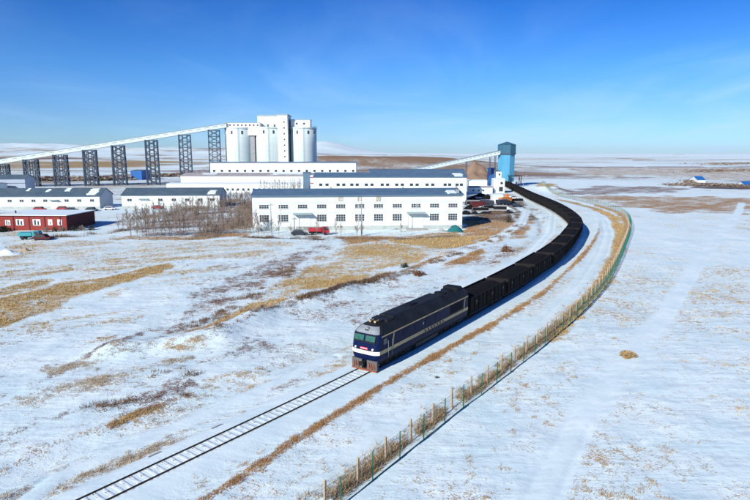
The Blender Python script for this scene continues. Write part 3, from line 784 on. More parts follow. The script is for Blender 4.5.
    for k in range(7):
        x = -.38 + k * .115
        g.box(x, x + .02, .055, .068, 2.25, 2.37); g.box(x + .055, x + .075, .055, .068, 2.25, 2.37); g.box(x + .02, x + .055, .055, .068, 2.30 + .02 * (k % 2), 2.325 + .02 * (k % 2))
    g.build('numbers', M['loco_white'], pp)
    # roof equipment
    r = MB(); r.prism([(-1.1, 4.25), (1.1, 4.25), (.80, 4.76), (-.80, 4.76)], 'y', 4.2, 15.2); r.build('raised_roof', M['loco_roof'], root)
    for k in range(4):
        r = MB(); r.cyl((0, 16.4 + k * .0 + (k % 2) * 1.7, 4.5), (0, 16.4 + (k % 2) * 1.7, 4.74), .68, .66, 18)
        if k < 2: r.build('radiator_fan', M['black'], root)
    r = MB(); r.box(-.95, .95, 19.1, 20.5, 4.4, 4.85); r.build('roof_box', M['black'], root)
    r = MB(); r.box(-.35, .35, 8.6, 10.2, 4.7, 4.86); r.build('exhaust', M['black'], root)
    for x in (-.3, .3):
        r = MB(); r.cyl((x, 1.7, 4.68), (x, 2.3, 4.7), .06, .06, 8); r.cyl((x, 1.6, 4.68), (x, 1.7, 4.68), .13, .07, 8); r.build('horn', M['loco_cream'], root)
    r = MB(); r.box(-.95, .95, 2.9, 4.0, 4.35, 4.66); r.box(-.6, .6, 1.9, 2.8, 4.5, 4.68); r.build('cab_roof_unit', M['loco_roof'], root)
    # pilot
    for q in (-1.50, .30):
        pb = MB(); pb.box(q, q + 1.20, .16, .42, .12, 1.10); pb.build('pilot', M['pilot'], root)
    pr = MB(); pr.box(-1.5, 1.5, .08, .40, .02, .14); pr.build('snow_guard', M['rust'], root)
    cp = MB(); cp.box(-.18, .18, -.35, .4, .68, .96); cp.box(-.3, .3, -.45, -.2, .66, .98); cp.build('coupler', M['under'], root)
    for k, x in enumerate((-1.25, -1.0, -.7, .6, .85, 1.15)):
        hs = MB()
        hs.cyl((x, .10, .85), (x + .06, .02, .3 + .08 * (k % 2)), .045, .045, 6)
        hs.cyl((x + .06, .02, .3 + .08 * (k % 2)), (x + .16, .12, .5), .045, .045, 6)
        hs.build('air_hose', M['rust'], root)
    for s in (-1, 1):
        for z in (.3, .62):
            st = MB(); st.box(s * 1.2 - .25, s * 1.2 + .25, .42, .62, z, z + .04); st.build('step', M['rust'], root)
    # underframe, tank, bogies
    u = MB(); u.box(-1.45, 1.45, .6, L - .2, .78, 1.0); u.build('underframe', M['under'], root)
    t = MB(); t.prism([(-1.45, .45), (-1.3, .25), (1.3, .25), (1.45, .45), (1.45, .9), (-1.45, .9)], 'y', 8.1, 13.2); t.build('fuel_tank', M['tank'], root)
    for yc in (4.2, L - 4.2):
        bo = MB()
        for s in (-1, 1):
            bo.box(s * 1.08 - .08, s * 1.08 + .08, yc - 2.5, yc + 2.5, .48, .82)
            for a in (-1.8, 0, 1.8):
                bo.box(s * 1.2 - .12, s * 1.2 + .12, yc + a - .22, yc + a + .22, .34, .70)
                for q in (-.38, .38): bo.cyl((s * 1.2, yc + a + q, .42), (s * 1.2, yc + a + q, .85), .1, .1, 8)
        bg_ = bo.build('bogie', M['under'], root)
        for a in (-1.8, 0, 1.8): wheelset('wheelset', bg_, 0, yc + a, .525)
    return s0 + L
# find arc length where the front stands
fx, fy = at(364.5, 372, .4)
S0 = TS[np.argmin(np.hypot(TRK[:, 0] - fx, TRK[:, 1] - fy))]
SEND = loco(S0)

# ------------------------------------------------------------------ wagons
def wagon_proto():
    L = 13.0
    root = thing('coal_wagon', (0, 0, 0), 0, '', 'wagon', 'black open coal wagons of the long train')
    b = MB(); HW = 1.58; z0, z1 = 1.0, 3.02
    b.box(-HW, -HW + .06, .25, L - .25, z0, z1); b.box(HW - .06, HW, .25, L - .25, z0, z1)
    b.box(-HW + .06, HW - .06, .25, L - .25, z0, z0 + .08)
    for s in (-1, 1):
        for k in range(10):
            y = .3 + k * (L - .6) / 9
            b.box(s * (HW + .055) - .05, s * (HW + .055) + .05, y - .07, y + .07, z0 - .1, z1 - .09)
        b.box(s * (HW + .05) - .06, s * (HW + .05) + .06, .2, L - .2, z1 - .09, z1 + .03)
        b.box(s * (HW + .03) - .04, s * (HW + .03) + .04, .2, L - .2, z0 - .12, z0 + .06)
    b.build('body', M['wagon'], root)
    for y in (.2, L - .3):
        e = MB(); e.box(-HW + .001, HW - .001, y, y + .08, z0 + .01, z1 + .02)
        for z in (1.5, 2.0, 2.5): e.box(-HW + .1, HW - .1, y - .05 if y < 1 else y + .08, y if y < 1 else y + .13, z, z + .12)
        e.build('end_wall', M['wagon_end'], root)
    for s in (-1, 1):
        for k in (2, 4, 6):
            y = .3 + (k + .5) * (L - .6) / 9 + .35
            d = MB(); X0, X1 = sorted((s * (HW + .002), s * (HW + .035)))
            d.box(X0, X1, y - .5, y + .5, 1.15, 2.6); d.build('door', M['wagon'], root)
        m = MB(); X0, X1 = sorted((s * (HW + .002), s * (HW + .02)))
        for k in (1, 5, 8):
            y = .3 + (k + .3) * (L - .6) / 9
            m.box(X0, X1, y, y + .42, 2.15, 2.28); m.box(X0, X1, y + .08, y + .34, 1.92, 2.02)
        m.build('stencilled_mark', M['stencil'], root)
    # coal: ridged load lower at both ends
    c = MB(); nx, ny = 9, 34
    for j in range(ny):
        for i in range(nx):
            u = i / (nx - 1) * 2 - 1; v = j / (ny - 1)
            e = min(v, 1 - v)
            h = 2.62 + .50 * min(1, e / .10) * (1 - .55 * u * u) + .10 * (vn(np.array([i * .9]), np.array([j * .8]), 3)[0] - .5)
            c.v.append((u * (HW - .07), .36 + v * (L - .72), h))
    for j in range(ny - 1):
        for i in range(nx - 1): c.f.append((j * nx + i, j * nx + i + 1, (j + 1) * nx + i + 1, (j + 1) * nx + i)); c.m.append(0)
    c.build('coal_load', M['coal'], root)
    u = MB(); u.box(-.2, .2, -.1, L + .1, .72, .98); u.box(-1.3, 1.3, .25, L - .25, .86, .99); u.box(-.5, .5, 5, 6.2, .45, .86); u.build('underframe', M['under'], root)
    for y in (-.12, L + .12):
        k = MB(); k.box(-.15, .15, y - .25, y + .25, .68, .94); k.build('coupler', M['under'], root)
    for yc in (2.15, L - 2.15):
        bo = MB()
        for s in (-1, 1):
            bo.prism([(yc - 1.15, .42), (yc - .5, .3), (yc + .5, .3), (yc + 1.15, .42), (yc + 1.15, .6), (yc + .4, .82), (yc - .4, .82), (yc - 1.15, .6)], 'x', s * 1.0 - .08, s * 1.0 + .08)
        bo.box(-1, 1, yc - .2, yc + .2, .45, .84); g = bo.build('bogie', M['under'], root)
        for a in (-.875, .875): wheelset('wheelset', g, 0, yc + a, .42)
    return root
ORD = ['first', 'second', 'third', 'fourth', 'fifth', 'sixth', 'seventh', 'eighth', 'ninth', 'tenth', 'eleventh', 'twelfth', 'thirteenth', 'fourteenth', 'fifteenth',
       'sixteenth', 'seventeenth', 'eighteenth', 'nineteenth', 'twentieth']
proto = wagon_proto(); s = SEND + .35; k = 0; PITCH = 13.43; LAST = TS[-1] - 90
NW = int((LAST - s) / PITCH)
while k < NW:
    o = proto if k == 0 else copy_tree(proto)
    xa, ya, _ = trk(s + 2.15); xb, yb, _ = trk(s + 10.85); ang = math.atan2(yb - ya, xb - xa) - math.pi / 2
    cxm, cym = (xa + xb) / 2, (ya + yb) / 2; dx, dy = math.cos(ang + math.pi / 2), math.sin(ang + math.pi / 2)
    o.location = (cxm - dx * 6.5, cym - dy * 6.5, RT); o.rotation_euler = (0, 0, ang)
    rem = NW - k
    if k < 20: o['label'] = 'black open wagon heaped with coal, ' + ('coupled right behind the locomotive' if k == 0 else ORD[k] + ' behind the locomotive')
    else: o['label'] = 'black open coal wagon near the blue tower, ' + ('last of the train in view' if rem == 1 else ORD[rem - 1] + ' from the tail of the train')
    s += PITCH; k += 1
print('wagons', NW)

# ------------------------------------------------------------------ fences
def fences():
    # green wire mesh fence
    root = thing('mesh_fence', (FEN[0, 0], FEN[0, 1], 0), 0, 'green welded mesh fence on slim posts curving along the railway', 'fence')
    ox, oy = FEN[0]
    sp = 3.45; s_start = 2.0
    # phase so that a post falls at (402.6,458)
    px_, py_ = at(402.6, 458); sr = FS[np.argmin(np.hypot(FEN[:, 0] - px_, FEN[:, 1] - py_))]; s_start = sr % sp
    ss = np.arange(s_start, FS[-1], sp)
    F = lambda s, off=0: (np.interp(s, FS, FEN[:, 0]) + np.interp(s, FS, FNR[:, 0]) * off, np.interp(s, FS, FEN[:, 1]) + np.interp(s, FS, FNR[:, 1]) * off)
    pm = MB(); pm.cyl((0, 0, -.2), (0, 0, 2.12), .042, .042, 8); pm.cyl((0, 0, 2.12), (0, 0, 2.16), .055, .03, 8); pme = pm.mesh('post', M['green_fence'])
    far = MB(); Zs = []
    for i, s_ in enumerate(ss):
        x, y = F(s_); z = gz(x, y); Zs.append(z)
        if i < 100:
            o = bpy.data.objects.new('post', pme); COL.objects.link(o); o.parent = root; o.location = (x - ox, y - oy, z)
        else: far.cyl((x - ox, y - oy, z - .2), (x - ox, y - oy, z + 2.12), .04, .04, 6)
    if far.v: far.build('far_posts', M['green_fence'], root)['kind'] = 'stuff'
    w = MB(); 
    for i in range(len(ss) - 1):
        (x0, y0), (x1, y1) = F(ss[i]), F(ss[i + 1]); z0, z1 = Zs[i] + .06, Zs[i + 1] + .06
        x0 -= ox; x1 -= ox; y0 -= oy; y1 -= oy
        for h in (0.0, .3, .6, .9, 1.2, 1.5, 1.8, 2.0):
            w.bar((x0, y0, z0 + h), (x1, y1, z1 + h), .007 if h not in (0, 2.0) else .012)
        n = 26
        for k in range(1, n):
            t = k / n; x = x0 + (x1 - x0) * t; y = y0 + (y1 - y0) * t; z = z0 + (z1 - z0) * t
            w.bar((x, y, z), (x, y, z + 2.0), .0045)
    w.build('wire_mesh', M['wire'], root)
    kb = MB()          # thin dark green strip along the foot of the mesh
    for i in range(len(ss) - 1):
        (x0, y0), (x1, y1) = F(ss[i]), F(ss[i + 1]); kb.bar((x0 - ox, y0 - oy, Zs[i] + .04), (x1 - ox, y1 - oy, Zs[i + 1] + .04), .04, .07)
    kb.build('foot_strip', M['green_fence'], root)
    # old concrete post and wire fence behind it
    OFF = -.74
    root2 = thing('concrete_post_fence', (FEN[0, 0], FEN[0, 1], 0), 0, 'old fence of tan concrete posts and wires, inside the green fence', 'fence')
    pc = MB(); pc.box(-.075, .075, -.07, .07, -.2, 1.78); pc.prism([(-.075, 1.78), (.075, 1.78), (.03, 1.85), (-.03, 1.85)], 'y', -.07, .07); pce = pc.mesh('post', M['post_c'])
    ss2 = ss + sp * .80; ss2 = ss2[ss2 < FS[-1]]; far = MB(); w = MB(); P = []
    for i, s_ in enumerate(ss2):
        x, y = F(s_, OFF); z = gz(x, y); P.append((x - ox, y - oy, z))
        x2, y2 = F(s_ + .5, OFF); a = math.atan2(y2 - y, x2 - x)
        if i < 100:
            o = bpy.data.objects.new('post', pce); COL.objects.link(o); o.parent = root2; o.location = (x - ox, y - oy, z); o.rotation_euler = (R(random.uniform(-2, 2)), R(random.uniform(-2, 2)), a)
        else: far.cyl((x - ox, y - oy, z - .2), (x - ox, y - oy, z + 1.8), .09, .09, 4)
    if far.v: far.build('far_posts', M['post_c'], root2)['kind'] = 'stuff'
    for i in range(len(P) - 1):
        for h in (.3, .65, 1.0, 1.35, 1.68):
            a = Vector(P[i]) + Vector((0, 0, h)); b = Vector(P[i + 1]) + Vector((0, 0, h)); mid = (a + b) / 2 - Vector((0, 0, .03))
            w.bar(a, mid, .006); w.bar(mid, b, .006)
    w.build('wires', M['steel_wire'], root2)
fences()

# ------------------------------------------------------------------ buildings
def frame_xf(p0, p1):
    return (p0[0], p0[1], 0), math.atan2(p1[1] - p0[1], p1[0] - p0[0]), math.hypot(p1[0] - p0[0], p1[1] - p0[1])
def win(root, x, z, w, h, cols=4, rows=2, y=0.0, sub=True):
    """window in a front wall (local y=0 plane, outward -y), centred x, sill z"""
    f = MB(); t = .07; x0, x1 = x - w / 2, x + w / 2; Y0, Y1 = y - .06, y + .02
    f.box(x0, x1, Y0, Y1, z, z + t); f.box(x0, x1, Y0, Y1, z + h - t, z + h); f.box(x0, x0 + t, Y0, Y1, z + t, z + h - t); f.box(x1 - t, x1, Y0, Y1, z + t, z + h - t)
    for k in range(1, cols):
        xx = x0 + w * k / cols; f.box(xx - t / 2, xx + t / 2, Y0 + .01, Y1, z + t, z + h - t)
    for k in range(1, rows):
        zz_ = z + h * k / rows; f.box(x0 + t, x1 - t, Y0 + .015, Y1, zz_ - t * .35, zz_ + t * .35)
    fr = f.build('window', M['frame_w'], root)
    p = MB(); p.box(x0 + t, x1 - t, y - .025, y + .01, z + t, z + h - t); p.build('pane', M['glass'], fr)
    s_ = MB(); s_.box(x0 - .08, x1 + .08, y - .14, y - .002, z - .07, z - .002); 
    if sub: s_.build('sill', M['concrete'], fr)
def dark_win(root, x, z, w, h, y=0.0):
    f = MB(); f.box(x - w / 2 - .08, x + w / 2 + .08, y - .05, y + .02, z - .08, z + h + .08); fr = f.build('window', M['frame_w'], root)
    p = MB(); p.box(x - w / 2, x + w / 2, y - .06, y - .01, z, z + h); p.build('pane', M['glass'], fr)
def side_win(root, xw, y, z, w, h):
    f = MB(); f.box(xw - .01, xw + .05, y - w / 2, y + w / 2, z, z + h); f.build('window', M['glass'], root)
def shell(root, L, D, ez, rz, wall='white_wall', gable=None, roof='roof_blue', over=.35, z0=0, ridge=.5, snow=None, base=True, roofthick=.18):
    w = MB(); w.box(0, L, 0, D, z0 - .3, ez)
    w.add([(0, 0, ez), (0, D, ez), (0, D * ridge, rz)], [(0, 1, 2)]); w.add([(L, 0, ez), (L, D, ez), (L, D * ridge, rz)], [(0, 1, 2)])
    w.build('wall', M[wall], root)
    if gable:
        g = MB(); g.prism([(.1, z0), (D - .1, z0), (D - .1, ez), (D * ridge, rz - .12), (.1, ez)], 'x', L + .002, L + .06); g.build('shaded_gable', M[gable], root)  # panel over the end wall, its shade painted in as blue-grey
    r = MB(); T = roofthick
    sl = (rz - ez) / (D * ridge); sl2 = (rz - ez) / (D * (1 - ridge))
    r.prism([(-over, ez - over * sl + .02), (D * ridge, rz + .02), (D * ridge, rz + T), (-over, ez - over * sl + T)], 'x', -over, L + over)
    r.prism([(D * ridge + .002, rz + .02), (D + over, ez - over * sl2 + .02), (D + over, ez - over * sl2 + T), (D * ridge + .002, rz + T)], 'x', -over, L + over)
    r.build('roof', M[roof], root)
    if snow:
        for (a, b, u0, u1) in snow:       # lying snow: x range, fraction of front slope
            q = MB(); y0, y1 = -over + (D * ridge + over) * u0, -over + (D * ridge + over) * u1
            zf = lambda y: ez + T + sl * y
            nn = 10; pl = []
            for i in range(nn + 1):
                y = y0 + (y1 - y0) * i / nn; e0 = a + (b - a) * .22 * (fbm(np.array([i * 1.3]), np.array([a]), 2, 3)[0]) * 2; e1 = b - (b - a) * .2 * (fbm(np.array([i * 1.1]), np.array([b]), 2, 4)[0]) * 2
                pl += [(e0, y, zf(y) - .02), (e0 + .2, y, zf(y) + .1), (e1 - .2, y, zf(y) + .1), (e1, y, zf(y) - .02)]
            q.v = pl
            for i in range(nn):
                for j in range(3): q.f.append((i * 4 + j, i * 4 + j + 1, i * 4 + 5 + j, i * 4 + 4 + j)); q.m.append(0)
            q.build('roof_snow', M['snow'], root)

# main white workshop
p0 = (-34.9, 165.5); p1 = (25.6, 170.5)
loc, rz, L = frame_xf(p0, p1)
A = thing('workshop_building', loc, rz, 'long white two-storey building with blue roof and three gold characters, nearest the field', 'building')
D = 17; EZ, RZ = 9.95, 11.35
shell(A, L, D, EZ, RZ, roof='roof_blue', over=.4, snow=[(L - 5.2, L - .6, .12, .62)])
for z in (5.05, 7.95):
    b = MB(); b.box(-.03, L + .03, -.05, -.003, z, z + .16); b.build('wall_band', M['pale_band'], A)
b = MB(); b.box(-.06, L + .06, -.10, -.003, -.2, 1.15); b.build('plinth', M['plinth'], A)
b = MB(); b.box(-.4, L + .4, -.55, -.41, EZ - .12, EZ + .14); b.build('gutter', M['roof_blue'], A)
pitch = L / 11.12; x00 = pitch * .60
for i in range(11):
    x = x00 + i * pitch
    win(A, x, 6.35, 2.75, 1.15, 4, 2)
    if i in (2, 8):
        d = MB(); d.box(x - 2.2, x + 2.2, -.10, -.002, .1, 4.15)
        dd = d.build('door', M['door_w'], A)
        for q in (-2.1, 0, 2.1):
            f = MB(); f.box(x + q - .05, x + q + .05, -.14, -.102, .1, 4.15); f.build('door_frame', M['frame_w'], dd)
        c = MB(); c.prism([(-1.9, 4.65), (0, 4.75), (0, 5.0), (-1.9, 4.78)], 'x', x - 2.7, x + 2.7); c.build('canopy', M['canopy'], A)
        c = MB(); c.cyl((x - 2.4, -1.75, 0), (x - 2.4, -1.75, 4.66), .07, .07, 8); c.build('canopy_post', M['canopy'], A)
        c = MB(); c.box(x - 2.9, x + 2.9, -2.2, -.11, -.2, .35); c.build('ramp', M['concrete'], A)
    else: win(A, x, 2.55, 2.75, 2.05, 4, 3)
for i, ch in zip((4, 5, 6), '印科园'):
    cu = bpy.data.curves.new('sign_character', 'FONT'); cu.body = ch; cu.size = 1.5; cu.extrude = .05; cu.align_x = 'CENTER'
    t = bpy.data.objects.new('tmp_text', cu); COL.objects.link(t); bpy.context.view_layer.update()
    me = bpy.data.meshes.new_from_object(t.evaluated_get(bpy.context.evaluated_depsgraph_get())); bpy.data.objects.remove(t)
    o = bpy.data.objects.new('sign_character', me); COL.objects.link(o); me.materials.clear(); me.materials.append(M['sign_gold'])
    o.parent = A; o.rotation_euler = (math.pi / 2, 0, 0); o.location = (x00 + i * pitch, -.09, 8.35)
for i in (0, 3, 7, 10):
    v = MB(); v.cyl((x00 + (i + .5) * pitch, D * .5, RZ - .1), (x00 + (i + .5) * pitch, D * .5, RZ + .6), .25, .25, 10); v.build('roof_vent', M['concrete'], A) if i != 0 else None
for x in (5.2, 27.5, 44.5):
    v = MB(); v.cyl((x * 1.0 + pitch * .5, -.06, .2), (x + pitch * .5, -.06, EZ - .2), .06, .06, 6); v.build('downpipe', M['frame_w'], A)
v = MB(); v.box(L - 1.6, L - .7, 1.5, 2.4, EZ, EZ + 1.5); v.build('chimney', M['concrete'], A)

# second workshop behind (right)
p0 = (-28.2, 270); p1 = (42.2, 270)
loc, rz, L = frame_xf(p0, p1)
B = thing('rear_workshop', loc, rz, 'long white building with paired windows right behind the front workshop', 'building')
shell(B, L, 18, 11.0, 12.8, over=.4, snow=[(L - 7, L - .5, .05, .8)])
for x in (3.2, 6.1, 11.2, 13.8, 17.5, 20.0, 24.2, 26.8, 31.5, 34.0, 38.2, 40.8, 45.0, 47.6, 52.2, 54.8, 60.5, 62.6, 66.0, 68.0):
    dark_win(B, x, 7.0, 1.5, 1.2)
b = MB(); b.box(-.05, L + .05, -.08, -.003, 4.6, 4.8); b.build('wall_band', M['pale_band'], B)
# third strip
loc, rz, L = frame_xf((-2.5, 304), (47, 306))
Cb = thing('narrow_white_hall', loc, rz, 'narrow white hall showing as a strip above the rear workshop', 'building')
shell(Cb, L, 12, 12.3, 13.5, roof='roof_blue')
# long block under the silos
loc, rz, L = frame_xf((-109.8, 392), (-12.6, 392))
Db = thing('long_block', loc, rz, 'long white block with one row of small windows in front of the silos', 'building')
Db_h = 22 - 9.5 * 392 / FP
shell(Db, L, 14, Db_h, Db_h + .5, gable='shaded_wall', roof='roof_blue', over=.3)
for i in range(19):
    dark_win(Db, 2.6 + i * (L - 4.6) / 18, 22 - 18.5 * 392 / FP, 1.5, 1.5)
# middle wing
loc, rz, L = frame_xf((-118, 356), (-36.5, 356))
D2 = thing('middle_wing', loc, rz, 'long low white wing with a weathered snow-flecked roof below the long block', 'building')
h2_ = 22 - 22.5 * 356 / FP
shell(D2, L, 22, h2_, h2_ + 1.5, roof='roof_brown', over=.3, snow=[(8, 24, .3, .8), (50, 78, .35, .9)])
loc, rz, L = frame_xf((-117.5, 330), (-40.5, 330))
D3 = thing('lean_to_wing', loc, rz, 'lowest white wing with a row of small dark openings behind the bare trees', 'building')
h3_ = 22 - 30.5 * 330 / FP
shell(D3, L, 14, h3_, h3_ + .4, roof='snow', over=.2)
for i in range(26): dark_win(D3, 2.0 + i * (L - 3.5) / 25, 22 - 37 * 330 / FP, 1.25, 1.3)
# blue stair tower
loc, rz, L = frame_xf((-40.0, 327), (-36.3, 327))
ST = thing('stair_tower', loc, rz, 'narrow blue-grey stair tower between the low wing and rear workshop', 'building')
b = MB(); b.box(0, L, 0, 5, -.3, 11.2); b.build('wall', M['roof_blue'], ST); b = MB(); b.box(-.2, L + .2, -.2, 5.2, 11.2, 11.5); b.build('roof', M['roof_grey'], ST)
loc, rz, L = frame_xf((-36.1, 326.5), (-32, 326.5))
b0 = thing('stair_annex', loc, rz, 'small white annex with red floor lines right of the blue stair tower', 'building')
b = MB(); b.box(0, L, 0, 5, -.3, 9.8); b.build('wall', M['white_wall'], b0)
for z in (2.0, 5.2, 8.4):
    b = MB(); b.box(-.05, L + .05, -.15, -.003, z, z + .45); b.build('red_line', M['red'], b0)

# warehouses at the left
loc, rz, L = frame_xf((-167, 231), (-110.5, 234))
W1 = thing('warehouse', loc, rz, 'long white warehouse with grey roof and gable toned blue-grey for shade, behind the red building', 'building', 'white gabled warehouses')
shell(W1, L, 13.5, 4.95, 7.7, gable='shaded_wall', roof='roof_grey', snow=[(L - 6.5, L - .4, .1, .9), (L - 16, L - 12.5, .55, .95), (L - 23, L - 20.5, .5, .85), (L - 31, L - 29, .6, .95)])
for i, x in enumerate([2, 6.6, 11.2, 15.8, 20.4, 25.0, 29.6, 34.2, 42.5, 47.4, 52.4]):
    win(W1, x + 1.2, 2.7, 1.7, 1.1, 2, 1)
b = MB(); b.box(37.4, 40.2, -.08, -.002, 0, 3.3); b.build('door', M['door_w'], W1)
b = MB(); b.box(37.0, 40.6, -1.4, -.02, 3.45, 3.65); b.build('canopy', M['canopy'], W1)
b = MB(); b.box(-.05, L + .02, -.05, -.003, -.2, .9); b.build('plinth', M['plinth'], W1)
loc, rz, L = frame_xf((-102.5, 236), (-63.5, 238.5))
W2 = thing('warehouse', loc, rz, 'white warehouse with grey roof and gable toned blue-grey for shade beside the plantation saplings', 'building', 'white gabled warehouses')
shell(W2, L, 14.5, 5.1, 7.6, gable='shaded_wall', roof='roof_grey', snow=[(L - 6, L - .5, .05, .6)])
for x in (3.1, 15.3, 20.7, 26.0, 31.3, 37.2 - 1.2):
    win(W2, x, 2.7, 1.9, 1.1, 2, 1)
for x in (8.6,):
    b = MB(); b.box(x - 1.7, x + 1.7, -.08, -.002, 0, 3.5); b.build('door', M['door_w'], W2)
    b = MB(); b.box(x - 2, x + 2, -1.2, -.02, 3.6, 3.78); b.build('canopy', M['canopy'], W2)
b = MB(); b.box(-.05, L + .02, -.05, -.003, -.2, .8); b.build('plinth', M['plinth'], W2)
# tall blue-grey shed at the far left
loc, rz, L = frame_xf((-176, 272), (-163, 273))
BS = thing('grey_shed', loc, rz, 'tall blue-grey shed rising behind the left warehouse', 'building')
shell(BS, L, 9, 10.2, 11.8, wall='shaded_wall', roof='roof_grey', gable='shaded_wall')
for z in (4.0, 8.0):
    b = MB(); b.box(0, L, -.06, -.003, z, z + .2); b.build('wall_band', M['steel_blue'], BS)
loc, rz, L = frame_xf((-180, 262), (-169.5, 262))
BW = thing('white_annex', loc, rz, 'white annex at the far left edge beside the blue-grey shed', 'building')
shell(BW, L, 8, 8.2, 8.6, roof='roof_grey'); b = MB(); b.box(1, L - .6, -.06, -.002, 0, 2.6); b.build('door', M['dark_open'], BW)
# red building
loc, rz, L = frame_xf((-109, 167.5), (-88.6, 166.5))
RB = thing('red_building', loc, rz, 'low dark red building with snow-covered flat roof at the left edge', 'building')
w = MB(); w.box(0, L, 0, 15.5, -.3, 4.1); w.build('wall', M['red_wall'], RB)
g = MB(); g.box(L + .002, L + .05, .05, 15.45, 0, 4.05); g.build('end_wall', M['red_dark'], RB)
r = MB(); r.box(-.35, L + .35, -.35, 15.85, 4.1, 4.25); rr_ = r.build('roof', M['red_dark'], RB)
r = MB(); r.box(-.3, L + .3, -.3, 15.8, 4.255, 4.42); r.build('roof_snow', M['snow'], rr_)
for k in range(5):
    x = L * (k + .02) / 4.4; 
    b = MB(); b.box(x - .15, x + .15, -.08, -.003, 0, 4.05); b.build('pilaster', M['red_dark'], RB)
for x, w_, h_, z_ in ((3.0, 1.5, 1.5, 1.4), (6.6, 2.3, 1.8, 1.4), (11.6, 2.3, 1.8, 1.4), (15.6, 1.3, 1.7, 1.5), (18.4, 1.3, 1.7, 1.5)):
    f = MB(); f.box(x - w_ / 2, x + w_ / 2, -.06, -.004, z_, z_ + h_); fr = f.build('window', M['frame_w'], RB)
    p = MB()
    if w_ > 2 or w_ == 1.5: p.box(x - w_ * .32, x - w_ * .08, -.075, -.065, z_ + .15, z_ + h_ * .9); p.box(x + w_ * .1, x + w_ * .3, -.075, -.065, z_ + .15, z_ + h_ * .7)
    else: p.box(x - .12, x + .12, -.075, -.065, z_ + .2, z_ + h_ * .6)
    p.build('pane', M['glass'], fr)
b = MB(); b.cyl((2.2, 5, 4.4), (2.2, 5, 5.2), .2, .2, 8); b.build('chimney', M['red_dark'], RB)

# ------------------------------------------------------------------ silos
def zy(py, depth): return CAMH + (153 - py) * depth / FP
def xx(px, depth): return (px - 375) / FP * depth
DS = 420
def silo(cx, r, top, label, nwin, depth=DS):
    root = thing('silo', (cx, depth + r, 0), 0, label, 'silo', 'tall white coal silos')
    b = MB(); n = 64; zs = [-.5, top * .35, top * .7, top - 1.0]
    for z in zs:
        for k in range(n): t = 2 * math.pi * k / n; b.v.append((r * math.cos(t), r * math.sin(t), z))
    for i in range(len(zs) - 1):
        for k in range(n): b.f.append((i * n + k, i * n + (k + 1) % n, (i + 1) * n + (k + 1) % n, (i + 1) * n + k)); b.m.append(0)
    b.f.append(tuple(range((len(zs) - 1) * n, len(zs) * n))); b.m.append(0)
    o = b.build('shell', M['silo'], root)
    for p in o.data.polygons: p.use_smooth = len(p.vertices) == 4
    rim = MB(); rim.cyl((0, 0, top - 1.0), (0, 0, top), r + .25, r + .25, 64); rm = rim.build('rim', M['silo'], root)
    for a in nwin:
        t = math.radians(-90 + a); c, s_ = math.cos(t), math.sin(t); w = MB()
        ctr = Vector(((r + .01) * c, (r + .01) * s_, top - 3.6)); tx = Vector((-s_, c, 0)); nn = Vector((c, s_, 0))
        v = []
        for d_ in (-.02, .12):
            for (p, q) in ((-.8, -1.1), (.8, -1.1), (.8, 1.1), (-.8, 1.1)): v.append(ctr + tx * p * .75 + Vector((0, 0, q)) + nn * d_)
        w.add(v, [(0, 1, 2, 3), (4, 5, 6, 7), (0, 1, 5, 4), (1, 2, 6, 5), (2, 3, 7, 6), (3, 0, 4, 7)]); w.build('window', M['dark_open'], root)
    lad = MB(); t = math.radians(-90 + 8); lx, ly = (r + .35) * math.cos(t), (r + .35) * math.sin(t)
    for q in (-.35, .35): lad.bar((lx + q, ly, 0), (lx + q, ly, top + 1), .08)
    for k in range(int(top / .9)): lad.bar((lx - .35, ly, k * .9 + .5), (lx + .35, ly, k * .9 + .5), .06)
    lad.build('ladder', M['gallery_roof'], root)
    ra = MB()
    for k in range(32):
        a0, a1 = 2 * math.pi * k / 32, 2 * math.pi * (k + 1) / 32; p = Vector((r * math.cos(a0), r * math.sin(a0), top)); q = Vector((r * math.cos(a1), r * math.sin(a1), top))
        ra.bar(p, p + Vector((0, 0, 1.1)), .07); ra.bar(p + Vector((0, 0, 1.1)), q + Vector((0, 0, 1.1)), .07); ra.bar(p + Vector((0, 0, .55)), q + Vector((0, 0, .55)), .05)
    ra.build('railing', M['gallery_roof'], root)
    return root
RS = 10.1
silo(xx(241.8, DS + RS), RS, zy(128.0, DS), 'white silo where the long conveyor gallery ends, leftmost of three', (-62, -18, 24))
silo(xx(271.0, DS + RS), RS - .6, zy(127.5, DS), 'white silo in the middle, partly behind the square elevator tower', (-62, -12, 30))
silo(xx(304.8, DS + RS), RS - .6, zy(127.8, DS), 'white silo right of the elevator tower, rightmost of three', (-70, -20, 28, 60))
# elevator tower
dd_ = DS - 2
loc = (xx(260, dd_ + 14), dd_ + 14, 0)
EL = thing('elevator_tower', loc, 0, 'tall white square elevator tower between the silos', 'tower')
Lx = xx(291, dd_ + 14) - xx(260, dd_ + 14) - .3; ht = zy(117.0, dd_ + 10)
b = MB(); b.box(0, Lx, 0, 12, -.3, ht); b.build('wall', M['silo_w'], EL)
Lx2 = 7.0; fx0 = xx(279.5, dd_) - loc[0]
b = MB(); b.box(fx0, fx0 + Lx2, -14, -.003, -.3, ht - .2); sw = b.build('stair_shaft', M['silo_w'], EL)
for k in range(9):
    w = MB(); w.box(fx0 + 4.2, fx0 + 5.1, -14.06, -13.99, ht - 5.5 - k * 4.0, ht - 4.4 - k * 4.0); w.build('window', M['dark_open'], sw)
b = MB(); b.box(-.3, Lx + .3, -.35, 12.3, ht, ht + .7); b.build('parapet', M['gallery_roof'], EL)
b = MB(); b.box(fx0 - .3, fx0 + Lx2 + .3, -14.3, -.4, ht - .2, ht + .5); b.build('shaft_parapet', M['gallery_roof'], EL)
for x in (3.0, 7.6, 12.4):
    w = MB(); w.box(x - .75, x + .75, -.06, .01, ht - 7.6, ht - 5.9); w.build('window', M['dark_open'], EL)
